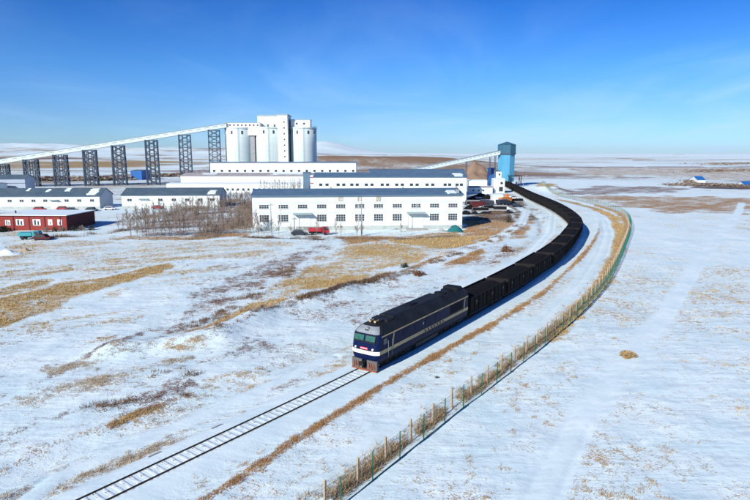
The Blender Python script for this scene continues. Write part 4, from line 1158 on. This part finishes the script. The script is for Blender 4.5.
# plain grey box between tower and right silo
b = MB(); b.box(Lx + .003, Lx + 1.8, 1, 9, -.3, ht - 2.5); b.build('side_box', M['concrete'], EL)
# gallery over left silo + headhouse on right silo
d_ = DS + 4
GA = thing('silo_top_gallery', (xx(227, d_), d_, zy(128, DS)), 0, 'low white gallery with small windows on top of the left silo', 'gallery')
Lg = xx(262, d_) - xx(227, d_); hg = (128 - 123.2) * d_ / FP
b = MB(); b.box(0, Lg, 0, 7, .005, hg - .3); b.build('wall', M['silo_w'], GA)
b = MB(); b.box(-.3, Lg + .1, -.3, 7.3, hg - .3, hg); b.build('roof', M['gallery_roof'], GA)
for k in range(9):
    w = MB(); x = 1.6 + k * (Lg - 3) / 8; w.box(x - .55, x + .55, -.06, -.002, 1.0, 2.2); w.build('window', M['dark_open'], GA)
b = MB(); b.box(xx(250, d_) - xx(227, d_), Lg, -.6, 6, -5.6, -.05); b.build('bridge_box', M['silo_w'], GA)
b = MB(); b.box(xx(252, d_) - xx(227, d_), xx(256.5, d_) - xx(227, d_), .5, 5, -zy(128, DS) - .2, -5.62); b.build('support_shaft', M['concrete'], GA)
HH = thing('headhouse', (xx(292.6, d_), d_, zy(127.8, DS)), 0, 'small white headhouse on top of the right silo', 'headhouse')
Lh = xx(311.5, d_) - xx(292.6, d_); hh_ = (127.8 - 121) * d_ / FP
b = MB(); b.box(0, Lh, 0, 9, .005, hh_); b.build('wall', M['silo_w'], HH)
b = MB(); b.box(-.25, Lh + .25, -.25, 9.25, hh_, hh_ + .5); b.build('roof', M['gallery_roof'], HH)
for x in (4.2, 9.4):
    w = MB(); w.box(x - .7, x + .7, -.06, -.002, 1.8, 3.2); w.build('window', M['dark_open'], HH)

# ------------------------------------------------------------------ long conveyor gallery
def gallery(name, P, Q, hw, hh, label, nwin, mat_w='gallery', mat_r='gallery_roof'):
    P = Vector(P); Q = Vector(Q); d = Q - P; Lc = math.hypot(d.x, d.y); a = math.atan2(d.y, d.x); sl = d.z / Lc
    root = thing(name, (P.x, P.y, 0), a, label, 'conveyor')
    def sec(u0, u1, y0, y1, z0, z1, mm, nm, par=root):
        v = []
        for u in (u0, u1):
            for (y, z) in ((y0, z0), (y1, z0), (y1, z1), (y0, z1)): v.append((u, y, P.z + sl * u + z))
        b = MB(); b.add(v, [(0, 1, 2, 3), (4, 5, 6, 7), (0, 1, 5, 4), (1, 2, 6, 5), (2, 3, 7, 6), (3, 0, 4, 7)]); return b.build(nm, M[mm], par)
    sec(0, Lc, -hw, hw, -hh, hh, mat_w, 'cladding')
    sec(-.2, Lc + .1, -hw - .2, hw + .2, hh, hh + .25, mat_r, 'roof')
    sec(0, Lc, -hw - .08, hw + .08, -hh - .35, -hh - .003, mat_r, 'floor_beam')
    w = MB()
    for k in range(nwin):
        u = (k + .3) * Lc / nwin; ln = Lc / nwin * .55
        v = []
        for uu in (u, u + ln):
            for (y, z) in ((-hw - .05, hh * .15), (-hw - .003, hh * .15), (-hw - .003, hh * .42), (-hw - .05, hh * .42)): v.append((uu, y, P.z + sl * uu + z))
        w.add(v, [(0, 1, 2, 3), (4, 5, 6, 7), (0, 1, 5, 4), (1, 2, 6, 5), (2, 3, 7, 6), (3, 0, 4, 7)])
    w.build('window_strip', M['canopy'], root)
    return root, P, sl, a
YL, YR = 385.0, DS + 4.0
Pq = Vector((xx(-70, YL - 8), YL - 8, zy(173.0, YL - 8))); Qq = Vector((xx(229.5, YR), YR, zy(126.2, YR)))
# pin height profile to the surveyed line at x=0 and x=228
P0 = Vector((xx(0, YL), YL, zy(162.0, YL))); dirv = (Qq - P0) / (Qq.x - P0.x); Pq = P0 + dirv * (Pq.x - P0.x)
gallery('conveyor_gallery', Pq, Qq, 1.7, 1.35, 'long pale enclosed conveyor gallery climbing on lattice towers to the left silo', 34)
def lattice(x, y, ztop, a, label, w=7.6, dpt=5.5, seedv=0):
    root = thing('lattice_tower', (x, y, 0), a, label, 'trestle tower', 'lattice towers under the long conveyor')
    n = max(2, round(ztop / 4.2)); hs = [ztop * i / n for i in range(n + 1)]
    cs = [(-w / 2, -dpt / 2), (w / 2, -dpt / 2), (w / 2, dpt / 2), (-w / 2, dpt / 2)]
    for c in cs:
        b = MB(); b.bar((c[0] * 1.06, c[1] * 1.06, -.4), (c[0], c[1], ztop), .75); b.build('leg', M['steel_blue'], root)
    b = MB()
    for k in range(4):
        p, q = cs[k], cs[(k + 1) % 4]
        for i in range(n):
            b.bar((*p, hs[i + 1] - .3), (*q, hs[i + 1] - .3), .34)
            b.bar((*p, hs[i]), (*q, hs[i + 1] - .3), .36); b.bar((*q, hs[i]), (*p, hs[i + 1] - .3), .36)
    # inner columns carried by the two long sides
    for yy in (-dpt / 2, dpt / 2):
        for xi in (-w / 5, w / 5): b.bar((xi, yy, 0), (xi, yy, ztop), .45)
    b.build('bracing', M['steel_blue'], root)
for i, px in enumerate([5, 34.5, 64, 93.5, 122, 155, 188, 217]):
    # intersect view column with gallery line
    t = 0
    for _ in range(20):
        p = P0 + dirv * t; X_ = xx(px, p.y); t += X_ - p.x
    p = P0 + dirv * t
    where = ['at the left edge of the picture, shortest of the row', 'second from the left edge', 'behind the left warehouse gable side, third from the left edge', 'fourth from the left edge, over the warehouse snow patch',
             'in the gap between the two warehouses, fourth from the silo', 'behind the roof of the plantation warehouse, third from the silo', 'second from the silo', 'standing next to the left silo, tallest of the row'][i]
    lattice(p.x, p.y, p.z - 1.72, math.atan2(dirv.y, dirv.x), 'steel lattice tower ' + where)

# ------------------------------------------------------------------ loading tower & right conveyor
DT = 392
TW = thing('loading_tower', (xx(505.5, DT), DT + 2, 0), R(10), 'tall sky-blue rail loading tower with teal head above the train', 'tower')
r = 6.0; zt0 = zy(153.5, DT); zt1 = zy(145.0, DT); zpk = zy(142.0, DT)
def octa(b, r, z0, z1, mi=0, r1=None): b.cyl((0, 0, z0), (0, 0, z1), r, r1 or r, 8, mi)
b = MB(); octa(b, r * .97, zy(181, DT), zt0 - .003); bd = b.build('shaft', M['tower_blue'], TW)
b = MB(); octa(b, r * 1.06, zt0, zt1); b.build('head', M['tower_teal'], TW)
b = MB(); octa(b, r * 1.1, zt1 + .003, zpk, r1=.6); b.build('roof', M['tower_teal'], TW)
b = MB(); octa(b, r * 1.12, zt0 - .5, zt0 + .2); b.build('ledge', M['steel_blue'], TW)
b = MB(); b.box(-6, -1.9 + 0, -5, 5, -.3, zy(181, DT) - .003); b.build('base_block', M['tower_blue'], TW)
for (x, y) in ((5.3, -4.5), (5.3, 4.5), (2.9, -4.5), (2.9, 4.5)) if False else ((5.9, -4.5), (5.9, 4.5), (-1.2, -4.5), (-1.2, 4.5)):
    b = MB(); b.box(x - .4, x + .4, y - .4, y + .4, -.3, zy(181, DT)); b.build('leg', M['steel_blue'], TW)
b = MB()
for z in (6.5, 9.5): b.box(4, 6.6, -5, 5, z, z + .25); b.bar((6.5, -5, z + 1.1), (6.5, 5, z + 1.1), .1)
for y in (-5, -2.5, 0, 2.5, 5): b.bar((6.5, y, 6.5), (6.5, y, 10.6), .1)
b.build('platform', M['steel_blue'], TW)
# lean-to frame where wagons come out
b = MB()
for y in (-11, -7.5):
    for x in (-.9, 6.3): b.bar((x, y, 0), (x, y, 7.4), .35)
    b.bar((-.9, y, 7.3), (6.3, y, 7.3), .35)
for x in (-.9, 6.3): b.bar((x, -11, 7.3), (x, -5, 7.3), .35); b.bar((x, -11, 0), (x, -7.5, 7.3), .2)
b.build('portal_frame', M['under'], TW)
gallery('loading_conveyor', (xx(408, 371), 371, zy(171.3, 371)), (xx(497.6, DT), DT, zy(152.5, DT)), 1.5, 1.1, 'pale enclosed conveyor rising to the sky-blue loading tower', 22)
for i, (px, dq, ytop, lab) in enumerate([(465.5, 382, 159.8, 'single thin steel leg under the middle of the loading conveyor'), (488.8, 388.5, 155.2, 'thin steel leg beside the strong blue box, left one of two'), (493.8, 390.5, 154.2, 'thin steel leg beside the strong blue box, right one of two')]):
    X_ = xx(px, dq); t_ = thing('conveyor_trestle', (X_, dq, 0), 0, lab, 'trestle', 'trestles of the loading conveyor')
    z = zy(ytop, dq) - .9; b = MB(); b.bar((-.4, 0, -.2), (-.4, 0, z), .35); b.bar((.4, 0, -.2), (.4, 0, z), .35); b.build('column', M['steel_blue'], t_)
    b = MB()
    for k in range(int(z / 2)): b.bar((-.4, 0, k * 2), (.4, 0, k * 2 + 2), .14)
    b.build('lacing', M['steel_blue'], t_)
def block(name, px0, px1, pyb, pyt, depth_m, wall, roof, label, wins=(), cat='building', gable=None, pitch_=.6, snow=None):
    x0, d = at(px0, pyb); x1, _ = at(px1, pyb); h = CAMH + (153 - pyt) * d / FP
    root = thing(name, (x0, d, 0), 0, label, cat); L_ = x1 - x0
    shell(root, L_, depth_m, h, h + pitch_, wall=wall, roof=roof, gable=gable, over=.2, snow=snow)
    for (px, py, w_, h_) in wins: dark_win(root, (px - 375) / FP * d - x0, CAMH + (153 - py) * d / FP - h_ / 2, w_, h_)
    return root
block('blue_bunker', 488.3, 495, 185.5, 168.5, 5, 'strong_blue', 'strong_blue', 'strong blue box-shaped bunker under the loading conveyor', cat='bunker')
block('white_kiosk', 495.6, 501.0, 186.5, 171.0, 5, 'white_wall', 'roof_grey', 'narrow white tower block between blue bunker and sky-blue tower', [(498.5, 174, 1.2, 1.2), (498.5, 180, 1.2, 1.2)])
block('office_block', 493.5, 504.5, 193.0, 179.0, 7, 'white_wall', 'snow', 'small white two-storey office at the foot of the sky-blue tower', [(501, 182.5, 1.4, 1.3), (500.5, 188.5, 2.2, 2.6)])
block('low_white_shed', 467.5, 487, 187, 180.5, 9, 'white_wall', 'snow', 'low white shed with snowy roof behind the yard, right of rear workshop')
block('yard_cottage', 469.5, 492.5, 193.4, 187.0, 8, 'white_wall', 'roof_brown', 'low white cottage with three square windows facing the yard', [(473, 189.8, .9, 1), (478.5, 189.8, .9, 1), (483, 189.8, .9, 1)])
block('snowy_lean_to', 492.8, 503, 200.5, 195.5, 6, 'white_wall', 'snow', 'little white lean-to with snowy roof among the coal heaps')
block('blue_roof_house', 697.5, 705.5, 182.6, 179.5, 12, 'white_wall', 'strong_blue', 'lone white farmhouse with blue roof on the plain at right', pitch_=2.6)
block('blue_roof_shed', 745, 757, 186.5, 184.6, 10, 'white_wall', 'strong_blue', 'low shed with blue roof cut by the right edge', pitch_=2.2)
block('far_blue_hall', 131, 142, 180, 170.5, 20, 'strong_blue', 'roof_blue', 'distant blue hall seen between the conveyor towers', [])
for i, (a, b_, c, d_) in enumerate([(535, 560, 169.2, 167.9), (618, 642, 168.9, 167.8), (660, 712, 168.6, 167.6), (642, 655, 161.2, 160.0), (622, 632, 159.2, 158.6), (676, 684, 154.6, 154.1)]):
    r_ = block('far_farmstead', a, b_, c, d_, 60, 'concrete', 'roof_brown', ['distant long dark low row right of the blue tower', 'distant dark low row, second right of the tower', 'longest distant dark low row at the right',
        'small far dark building near the horizon', 'tiny far dark building left of the small one', 'faint low building on the horizon at right'][i], pitch_=1.5)
    r_['group'] = 'dark far-off farm rows on the plain'

# spoil heap behind the bunker
def heap(name, px, py, rx, ry, h, mat_, label, cat, seed, res=40, snowy=False):
    x0, y0 = at(px, py); b = MB(); root_z = gz(x0, y0)
    n = res
    for j in range(n + 1):
        for i in range(n + 1):
            u = i / n * 2 - 1; v = j / n * 2 - 1; d = math.hypot(u, v)
            ns = fbm(np.array([u * 2.2 + seed]), np.array([v * 2.2]), 1, seed, 4)[0]
            z = max(0, 1 - d ** 1.15) * h * (.45 + 1.1 * ns); b.v.append((u * rx, v * ry, z - .12))
    for j in range(n):
        for i in range(n): k = j * (n + 1) + i; b.f.append((k, k + 1, k + n + 2, k + n + 1)); b.m.append(0)
    o = b.build(name, M[mat_], None, (x0, y0, root_z), 0, True); return tag(o, label, cat)
heap('spoil_heap', 473, 181, 22, 22, 12.5, 'heap', 'tall tan spoil heap behind the strong blue bunker', 'heap', 4)
heap('spoil_heap', 446, 176, 40, 34, 8.5, 'heap', 'broad brown spoil heap left of the conveyor leg', 'heap', 9)
hs_ = [(472, 199, 3.2, 2.6, 1.6), (478, 203, 4.0, 3, 2.0), (488, 199, 4.5, 3, 2.0), (470, 209, 3.0, 2.5, 1.7), (480, 196.5, 5, 3, 1.8), (512, 204, 3.2, 2.4, 1.3), (466, 214, 2.2, 2.6, 1.6)]
for i, (a, b_, c, d_, e) in enumerate(hs_):
    o = heap('coal_heap', a, b_, c, d_, e, 'coal', ['small black coal heap in the yard, nearest the rear workshop wall', 'black coal heap in the middle of the yard', 'black coal heap before the little lean-to',
        'black coal heap near the corner of the front workshop', 'flat black coal heap under the cottage', 'black coal heap on the railway side of the yard', 'narrow black coal heap against the front workshop end'][i], 'coal heap', 20 + i, 22)
    o['group'] = 'coal heaps in the yard'
for i, (a, b_, c, d_, e) in enumerate([(498, 203, 4.2, 3, 1.4), (506, 209, 3.5, 2, .9), (484, 208, 4, 2.2, 1.0), (497, 196, 2.6, 2, 1.2)]):
    o = heap('snow_heap', a, b_, c, d_, e, 'snow', ['widest heaped snow in the middle of the coal yard', 'low snow heap at the railway side of the yard', 'low snow heap in front of the middle coal heap', 'small snow heap beside the lean-to roof'][i], 'snow heap', 40 + i, 22)
    o['group'] = 'snow heaps in the yard'
heap('snow_heap', 8, 254, 3.4, 2.4, 1.1, 'snow', 'rough white snow heap at the left edge in front of the red building', 'snow heap', 51, 24)
heap('stone_heap', 25, 251, 1.6, 1.2, .9, 'post_c', 'small pale stone heap right of the white snow heap', 'heap', 53, 20)
heap('tarpaulin_heap', 455, 231.5, 2.6, 2.2, 2.2, 'tarp', 'round teal tarpaulin-covered heap at the workshop corner', 'covered heap', 55, 24)
heap('rubble_heap', 441, 231.5, 2.3, 1.6, 1.0, 'plinth', 'pale rubble heap left of the teal covered heap', 'rubble', 57, 22)
heap('rust_heap', 506.8, 198.5, 2.2, 2, 2.6, 'orange', 'steep orange-rust heap next to the lean-to', 'heap', 58, 22)

for i, (px, py, L_, n_, rz_, lab) in enumerate([(474, 205.5, 6, 4, .2, 'stack of dark pipes beside the middle coal heap'), (492, 209.5, 7, 3, .5, 'stack of dark pipes at the near side of the yard'), (500, 211, 5, 4, -.2, 'short stack of dark pipes at the near right of the yard'),
        (518, 202.5, 6, 3, .4, 'stack of dark pipes nearest the railway'), (481, 212, 6, 3, .1, 'stack of dark pipes at the near left of the yard')]):
    x, y = at(px, py); b = MB()
    for row in range(n_):
        for c in range(n_ + 2 - row): b.cyl((-L_ / 2, (c + row / 2) * .62, .3 + row * .54), (L_ / 2, (c + row / 2) * .62, .3 + row * .54), .3, .3, 8, 0 if (c + row) % 3 else 1)
    tag(b.build('pipe_stack', [M['under'], M['concrete']], None, (x, y, gz(x, y)), rz_), lab, 'pipe stack', 'pipe stacks in the yard')
for i, (px, py, a, b_, c, lab) in enumerate([(469, 203, 2.2, 1.8, 1.2, 'small cinder heap close to the rear workshop corner'), (496, 207, 2.4, 1.8, 1.1, 'small cinder heap right of the yard centre'), (509, 213, 2.6, 2.0, 1.0, 'small cinder heap above the evergreen shrub'),
        (486, 213.5, 3, 2, 1.1, 'small cinder heap at the near edge of the yard'), (475, 214, 2.4, 2, 1.2, 'small cinder heap left on the near edge of the yard')]):
    heap('cinder_heap', px, py, a, b_, c, 'under', lab, 'cinder heap', 80 + i, 20)['group'] = 'cinder heaps in the yard'
for i, (px, py, lab) in enumerate([(478, 207.5, 'rust-coloured container left in the yard'), (505, 203, 'rust-coloured container behind the dark truck')]):
    x, y = at(px, py); t = thing('container', (x, y, gz(x, y)), .15 + i * .4, lab, 'container')
    b = MB(); b.box(-3, 3, -1.2, 1.2, .1, 2.5)
    for k in range(12): b.box(-2.9 + k * .5, -2.7 + k * .5, -1.25, 1.25, .2, 2.4)
    b.build('body', M['orange' if i else 'red_dark'], t)
    b = MB(); b.box(3.01, 3.06, -1.1, -.03, .2, 2.4); b.build('door', M['canopy'], t)

# ------------------------------------------------------------------ vehicles
def car(name, px, py, rz, body, label, kind='car', L=4.4, W_=1.8, H_=1.5):
    x, y = at(px, py); root = thing(name, (x, y, gz(x, y)), rz, label, kind)
    b = MB()
    if kind == 'car':
        b.prism([(-L / 2, .35), (L / 2, .35), (L / 2, .72), (L / 2 - .9, .88), (L / 2 - 1.5, H_), (-L / 2 + .9, H_), (-L / 2 + .25, .95), (-L / 2, .9)], 'y', -W_ / 2, W_ / 2)
        b.build('body', M[body], root)
        g = MB(); g.prism([(L / 2 - 1.1, .93), (L / 2 - 1.55, H_ - .08), (-L / 2 + 1.0, H_ - .08), (-L / 2 + .5, .97)], 'y', -W_ / 2 - .01, W_ / 2 + .01); g.build('window', M['glass'], root)
        wx = (-L / 2 + .8, L / 2 - .8); wr = .33
    else:
        b.box(-L / 2, L / 2 - 2.0, -W_ / 2, W_ / 2, 1.0, H_); b.build('cargo_box', M[body], root)
        c = MB(); c.prism([(L / 2 - 1.85, .55), (L / 2, .55), (L / 2, 1.4), (L / 2 - .35, 2.2), (L / 2 - 1.85, 2.2)], 'y', -W_ / 2 + .05, W_ / 2 - .05); c.build('cab', M[body], root)
        g = MB(); g.prism([(L / 2 - 1.3, 1.4), (L / 2 - .12, 1.4), (L / 2 - .42, 2.08), (L / 2 - 1.3, 2.08)], 'y', -W_ / 2 + .03, W_ / 2 - .03); g.build('window', M['glass'], root)
        c = MB(); c.box(-L / 2 + .1, L / 2 - .3, -.5, .5, .55, .98); c.build('chassis', M['under'], root)
        wx = (-L / 2 + 1.0, L / 2 - 1.0); wr = .42
    for a in wx:
        for s in (-1, 1):
            w = MB(); w.cyl((a, s * W_ / 2 - s * .22, wr), (a, s * W_ / 2 + s * .02, wr), wr, wr, 14); w.build('wheel', M['rubber'], root)
car('red_skip_truck', 319, 234.8, 0, 'car_red', 'bright red truck parked in front of the workshop, near its left door', 'truck', 5.6, 2.1, 2.0)
car('parked_car', 299.5, 235.2, .1, 'car_dark', 'small dark car just left of the bright red truck')
car('parked_car', 432, 226.0, .2, 'car_red', 'small red car in front of the workshop, beside its right canopy')
car('parked_car', 438, 224.2, .3, 'car_dark', 'dark car just right of the small red car at the workshop')
car('parked_truck', 31, 239.5, .1, 'cyan', 'cyan truck in front of the low red building', 'truck', 5.2, 2.0, 1.9)
car('parked_car', 43, 240.0, 0, 'red_dark', 'dark red car parked right of the cyan truck')
car('parked_car', 63, 210.0, 0, 'car_red', 'red car parked at the left warehouse door')
car('parked_car', 40, 210.5, 0, 'car_red', 'red car by the left warehouse, left of the one at the door')
car('parked_car', 72, 211.2, .2, 'car_dark', 'dark car between red car and warehouse corner')
car('parked_car', 92, 211.0, 0, 'car_dark', 'dark car below the left warehouse corner')
car('parked_car', 110, 210.0, .1, 'car_white', 'white car beside the gable of the left warehouse')
car('parked_car', 158, 209.0, 0, 'car_red', 'dull red car before the plantation warehouse')
car('dump_truck', 503, 205.5, .6, 'car_dark', 'dark truck parked among the coal heaps of the yard', 'truck', 6.5, 2.4, 2.6)
car('parked_car', 513, 199.0, .3, 'car_white', 'white car near the railway side of the coal yard')
car('parked_car', 517, 207.0, .1, 'car_dark', 'dark car at the railway corner of the coal yard')
car('parked_truck', 487, 205.5, -.3, 'car_dark', 'dark truck between the coal heaps, left of the yard centre', 'truck', 6.0, 2.3, 2.4)

# lamp post by the line, poles
def pole(px, py, h, label, arms=False, name='lamp_post', cat='lamp post'):
    x, y = at(px, py); t = thing(name, (x, y, gz(x, y)), 0, label, cat)
    b = MB(); b.cyl((0, 0, -.2), (0, 0, h), .16, .09, 8); b.build('pole', M['concrete'], t)
    b = MB(); b.bar((0, 0, h - .1), (1.4, 0, h + .25), .08) if not arms else b.bar((-.8, 0, h - .5), (.8, 0, h - .5), .12); b.build('arm', M['steel_blue'], t)
    if not arms: b = MB(); b.box(1.1, 1.8, -.12, .12, h + .2, h + .32); b.build('lamp_head', M['frame_w'], t)
pole(523, 193.0, 9.5, 'lamp post beside the track just before the sky-blue tower')
pole(361.5, 236, 9.0, 'slim utility pole in front of the workshop near its middle windows', True, 'utility_pole', 'utility pole')
pole(271.5, 234, 8.5, 'slim utility pole in front of the workshop near its left end', True, 'utility_pole', 'utility pole')
# small lineside marker and dark hummocks
for px_, py_, lab in ((155, 460.5, 'dark board lying in the snow beside the left rail'), (217, 432, 'dark board in the snow further along the left rail, towards the locomotive')):
    x, y = at(px_, py_); b = MB(); b.box(-.5, .5, -.07, .07, -.05, .07); tag(b.build('old_board', M['concrete'], None, (x, y, gz(x, y)), R(52)), lab, 'board')

# ------------------------------------------------------------------ trees
def tree_mesh(seed, h, nb, lean=.009, spread=.30):
    rg = random.Random(seed); tr = MB(); cr = MB()
    pts_ = [Vector((0, 0, -.2))]; k = 7
    for i in range(1, k + 1): pts_.append(Vector((rg.gauss(0, lean) * i, rg.gauss(0, lean) * i, h * i / k)))
    for i in range(k): tr.cyl(pts_[i], pts_[i + 1], .055 * (1 - i / (k + .5)) * h / 5, .055 * (1 - (i + 1) / (k + .5)) * h / 5 + .005, 6, cap=False)
    for i in range(nb):
        t = rg.uniform(.22, .97); j = min(k - 1, int(t * k)); p = pts_[j].lerp(pts_[j + 1], t * k - j)
        a = rg.uniform(0, 6.28); l = h * spread * (1.15 - t) * rg.uniform(.6, 1.3); d = Vector((math.cos(a) * .55, math.sin(a) * .55, .85)).normalized()
        q = p + d * l; cr.bar(p, q, .035)
        for m_ in range(4):
            p2 = p.lerp(q, rg.uniform(.3, .95)); a2 = a + rg.uniform(-1.2, 1.2); d2 = Vector((math.cos(a2) * .6, math.sin(a2) * .6, .8)).normalized()
            cr.bar(p2, p2 + d2 * l * rg.uniform(.3, .6), .022)
    return tr.mesh('trunk', M['bark']), cr.mesh('crown', M['twig'])
TM = [tree_mesh(i, 5.0, 30) for i in range(5)]; TMb = [tree_mesh(20 + i, 8.5, 44, spread=.26) for i in range(3)]
def tree(x, y, meshes, s, label, group, name='bare_sapling'):
    t = thing(name, (x, y, gz(x, y)), random.uniform(0, 6.28), label, 'tree', group); t.scale = (s, s, s)
    for nm, me in zip(('trunk', 'crown'), meshes):
        o = bpy.data.objects.new(nm, me); COL.objects.link(o); o.parent = t
# plantation rows
rows = [((126, 238), (258, 233), 44), ((118, 231), (258, 226), 44), ((128, 224), (256, 218), 40), ((146, 218), (256, 211), 34), ((172, 213), (254, 206), 26), ((205, 207), (252, 201), 18)]
ROWL = ['nearest the field', 'second row from the field', 'third row from the field', 'third row from the warehouse', 'second row from the warehouse', 'back row nearest the low wing']
for ri, (a, b_, n) in enumerate(rows):
    A0 = Vector(at(*a)); B0 = Vector(at(*b_))
    for i in range(n):
        if random.random() < .08: continue
        p = A0.lerp(B0, (i + random.uniform(-.3, .3)) / (n - 1)); tree(p.x, p.y + random.uniform(-1.2, 1.2), random.choice(TM), random.uniform(.8, 1.35), 'thin leafless sapling in the plantation row ' + ROWL[ri], 'leafless saplings of the plantation, ' + ROWL[ri])
for i in range(16):
    px = 262 + i * 2.6 + random.uniform(-.8, .8); d = 318 + random.uniform(-3, 3)
    tree(xx(px, d), d, random.choice(TMb), random.uniform(.75, 1.05), 'tall bare poplar against the low wing, left of the stair tower', 'bare poplars before the low wing', 'bare_poplar')
for i, (px, py) in enumerate([(253, 234.5), (258.5, 235.5), (264, 235), (272, 235.5), (279, 236), (291, 235), (317, 236.5), (336, 236), (341, 237), (357, 237), (362.5, 239), (401, 236.5)]):
    x, y = at(px, py); tree(x, y, random.choice(TM), random.uniform(.7, 1.25), 'small bare tree in front of the workshop, ' + ['beside the workshop left corner', 'second from the workshop left corner', 'third from the workshop left corner', 'right of the left utility pole', 'between left utility pole and left canopy', 'under the left canopy', 'just behind the red truck', 'right of the red truck', 'second right of the red truck', 'left of the middle utility pole', 'right of the middle utility pole', 'before the right canopy'][i], 'bare trees before the workshop', 'bare_tree')
for i, (px, py, s_) in enumerate([(83, 181, 1), (88, 181.3, 1.1)]):
    pass
# bushes with their own character
def bush(px, py, r, h, mat_, label, seed, name='bush', n=900):
    x, y = at(px, py); rg = random.Random(seed); t = thing(name, (x, y, gz(x, y)), 0, label, 'bush')
    b = MB()
    for i in range(n):
        a = rg.uniform(0, 6.28); e = rg.uniform(-.1, 1.5); q = rg.uniform(.35, 1.0) ** .6 * (.8 + .3 * math.sin(a * 3 + seed))
        p = Vector((math.cos(a) * math.cos(e) * r * q, math.sin(a) * math.cos(e) * r * q, max(.05, math.sin(e) * h * q)))
        s_ = r * .10; d1 = Vector((rg.gauss(0, 1), rg.gauss(0, 1), rg.gauss(0, 1))).normalized() * s_; d2 = Vector((rg.gauss(0, 1), rg.gauss(0, 1), rg.gauss(0, 1))).normalized() * s_
        b.add([p - d1, p + d1, p + d2], [(0, 1, 2)])
    b.build('foliage', M[mat_], t)
    s = MB()
    for i in range(9): a = i * .7; s.cyl((0, 0, -.1), (math.cos(a) * r * .5, math.sin(a) * r * .5, h * .7), .04, .015, 5)
    s.build('stems', M['bark'], t)
bush(506, 252, 1.5, 1.5, 'leafbrown', 'round red-brown bush between the snow road and the train', 3)
bush(508.5, 222.5, 1.3, 3.0, 'needles', 'dark evergreen shrub standing in the tan grass below the yard', 4, 'evergreen_shrub')
bush(405, 268.5, 1.0, .9, 'needles', 'small dark green bush on the snowy field edge', 5)
bush(547, 259 + 5, .8, .5, 'leafbrown', 'small rusty bush on the slope left of the train', 6)
bush(418, 276, 1.5, .8, 'leafbrown', 'low brown bush on the bank left of the train', 7)
bush(627.5, 357, .95, .62, 'straw', 'single straw-coloured grass tussock alone on the open snow', 77, 'tussock', n=1900)
bush(437, 377.5, .28, .2, 'needles', 'single dark clump on the smooth snow track by the fence', 8, n=300)
for i, (px, lab) in enumerate([(46, 'dark shrub at the foot of the red building front'), (55.5, 'dark shrub at the red building front corner'), (63, 'brown shrub just below the red corner'), (74, 'dark shrub before the dark red end wall'),
                     (82, 'dark shrub at the middle of the red end wall'), (91, 'dark shrub at the back corner of the red end wall')]):
    bush(px, 232.0 - .4 * i, 1.5, 1.5, 'needles' if i % 2 else 'twig', lab, 30 + i, n=420)
bush(3, 231.5, 2.6, 1.6, 'needles', 'low dark evergreen mass at the left edge by the red building', 61)

# distant belts of trees (read as one mass)
def belt(P, h, n, w, label, seed):
    rg = np.random.default_rng(seed); Pw = np.array(P, float); R_, s = resample(Pw, 5.0); t = rg.uniform(0, s[-1], n)
    X = np.interp(t, s, R_[:, 0]) + rg.normal(0, w, n); Y = np.interp(t, s, R_[:, 1]) + rg.normal(0, w, n); Z = height(X, Y) + rg.uniform(0, h, n) * .55 * (.4 + fbm(X, Y, 30, seed, 3))
    k = h * .20; V = np.stack([X, Y, Z], 1)[:, None, :] + rg.normal(0, k, (n, 3, 3)) * np.array([1.6, 1.6, .7])
    V = V.reshape(-1, 3); m = len(V); me = bpy.data.meshes.new('tree_belt'); me.vertices.add(m); me.vertices.foreach_set('co', V.ravel().astype(np.float32))
    me.loops.add(m); me.loops.foreach_set('vertex_index', np.arange(m, dtype=np.int32)); me.polygons.add(m // 3); me.polygons.foreach_set('loop_start', np.arange(0, m, 3, dtype=np.int32)); me.update(calc_edges=True)
    me.materials.append(M['twig']); o = bpy.data.objects.new('tree_belt', me); COL.objects.link(o); tag(o, label, 'tree belt', kind='stuff')
belt([at(40, 180.5), at(95, 180.2), at(128, 180.0)], 5, 2500, 6, 'dark distant tree belt seen between the conveyor towers', 3)
belt([at(143, 177), at(190, 176), at(226, 176.0)], 5, 2500, 8, 'brown distant tree belt left of the silos', 4)
belt([at(672, 185.6), at(695, 184.8), at(735, 186.5), at(765, 187.5)], 2.2, 2600, 4, 'dark brown thicket round the lone farmhouse on the plain', 5)
belt([at(688, 182.3), at(697, 181.5)], 3.2, 260, 3, 'olive tree clump left of the lone farmhouse', 6)
belt([at(712, 164.8), at(740, 164.2), at(760, 164)], 6, 700, 20, 'thin far tree belt near the horizon at right', 7)
belt([at(690, 171.8), at(740, 171.0), at(765, 171)], 4, 900, 12, 'far brown thicket line above the lone farmhouse', 8)

# ------------------------------------------------------------------ haze
hz = MB(); hz.box(-31000, 31000, -31000, 31000, -40, 260)
ho = hz.build('haze', [], None); ho['kind'] = 'stuff'; ho['label'] = 'thin bluish winter haze over the plain'; ho['category'] = 'haze'
hm = bpy.data.materials.new('haze'); hm.use_nodes = True; hm.node_tree.nodes.clear()
ou = hm.node_tree.nodes.new('ShaderNodeOutputMaterial'); pv = hm.node_tree.nodes.new('ShaderNodeVolumePrincipled')
pv.inputs['Color'].default_value = (.86, .95, 1.0, 1); pv.inputs['Density'].default_value = 1.5e-5; pv.inputs['Anisotropy'].default_value = 0.0
hm.node_tree.links.new(pv.outputs[0], ou.inputs['Volume']); ho.data.materials.append(hm)
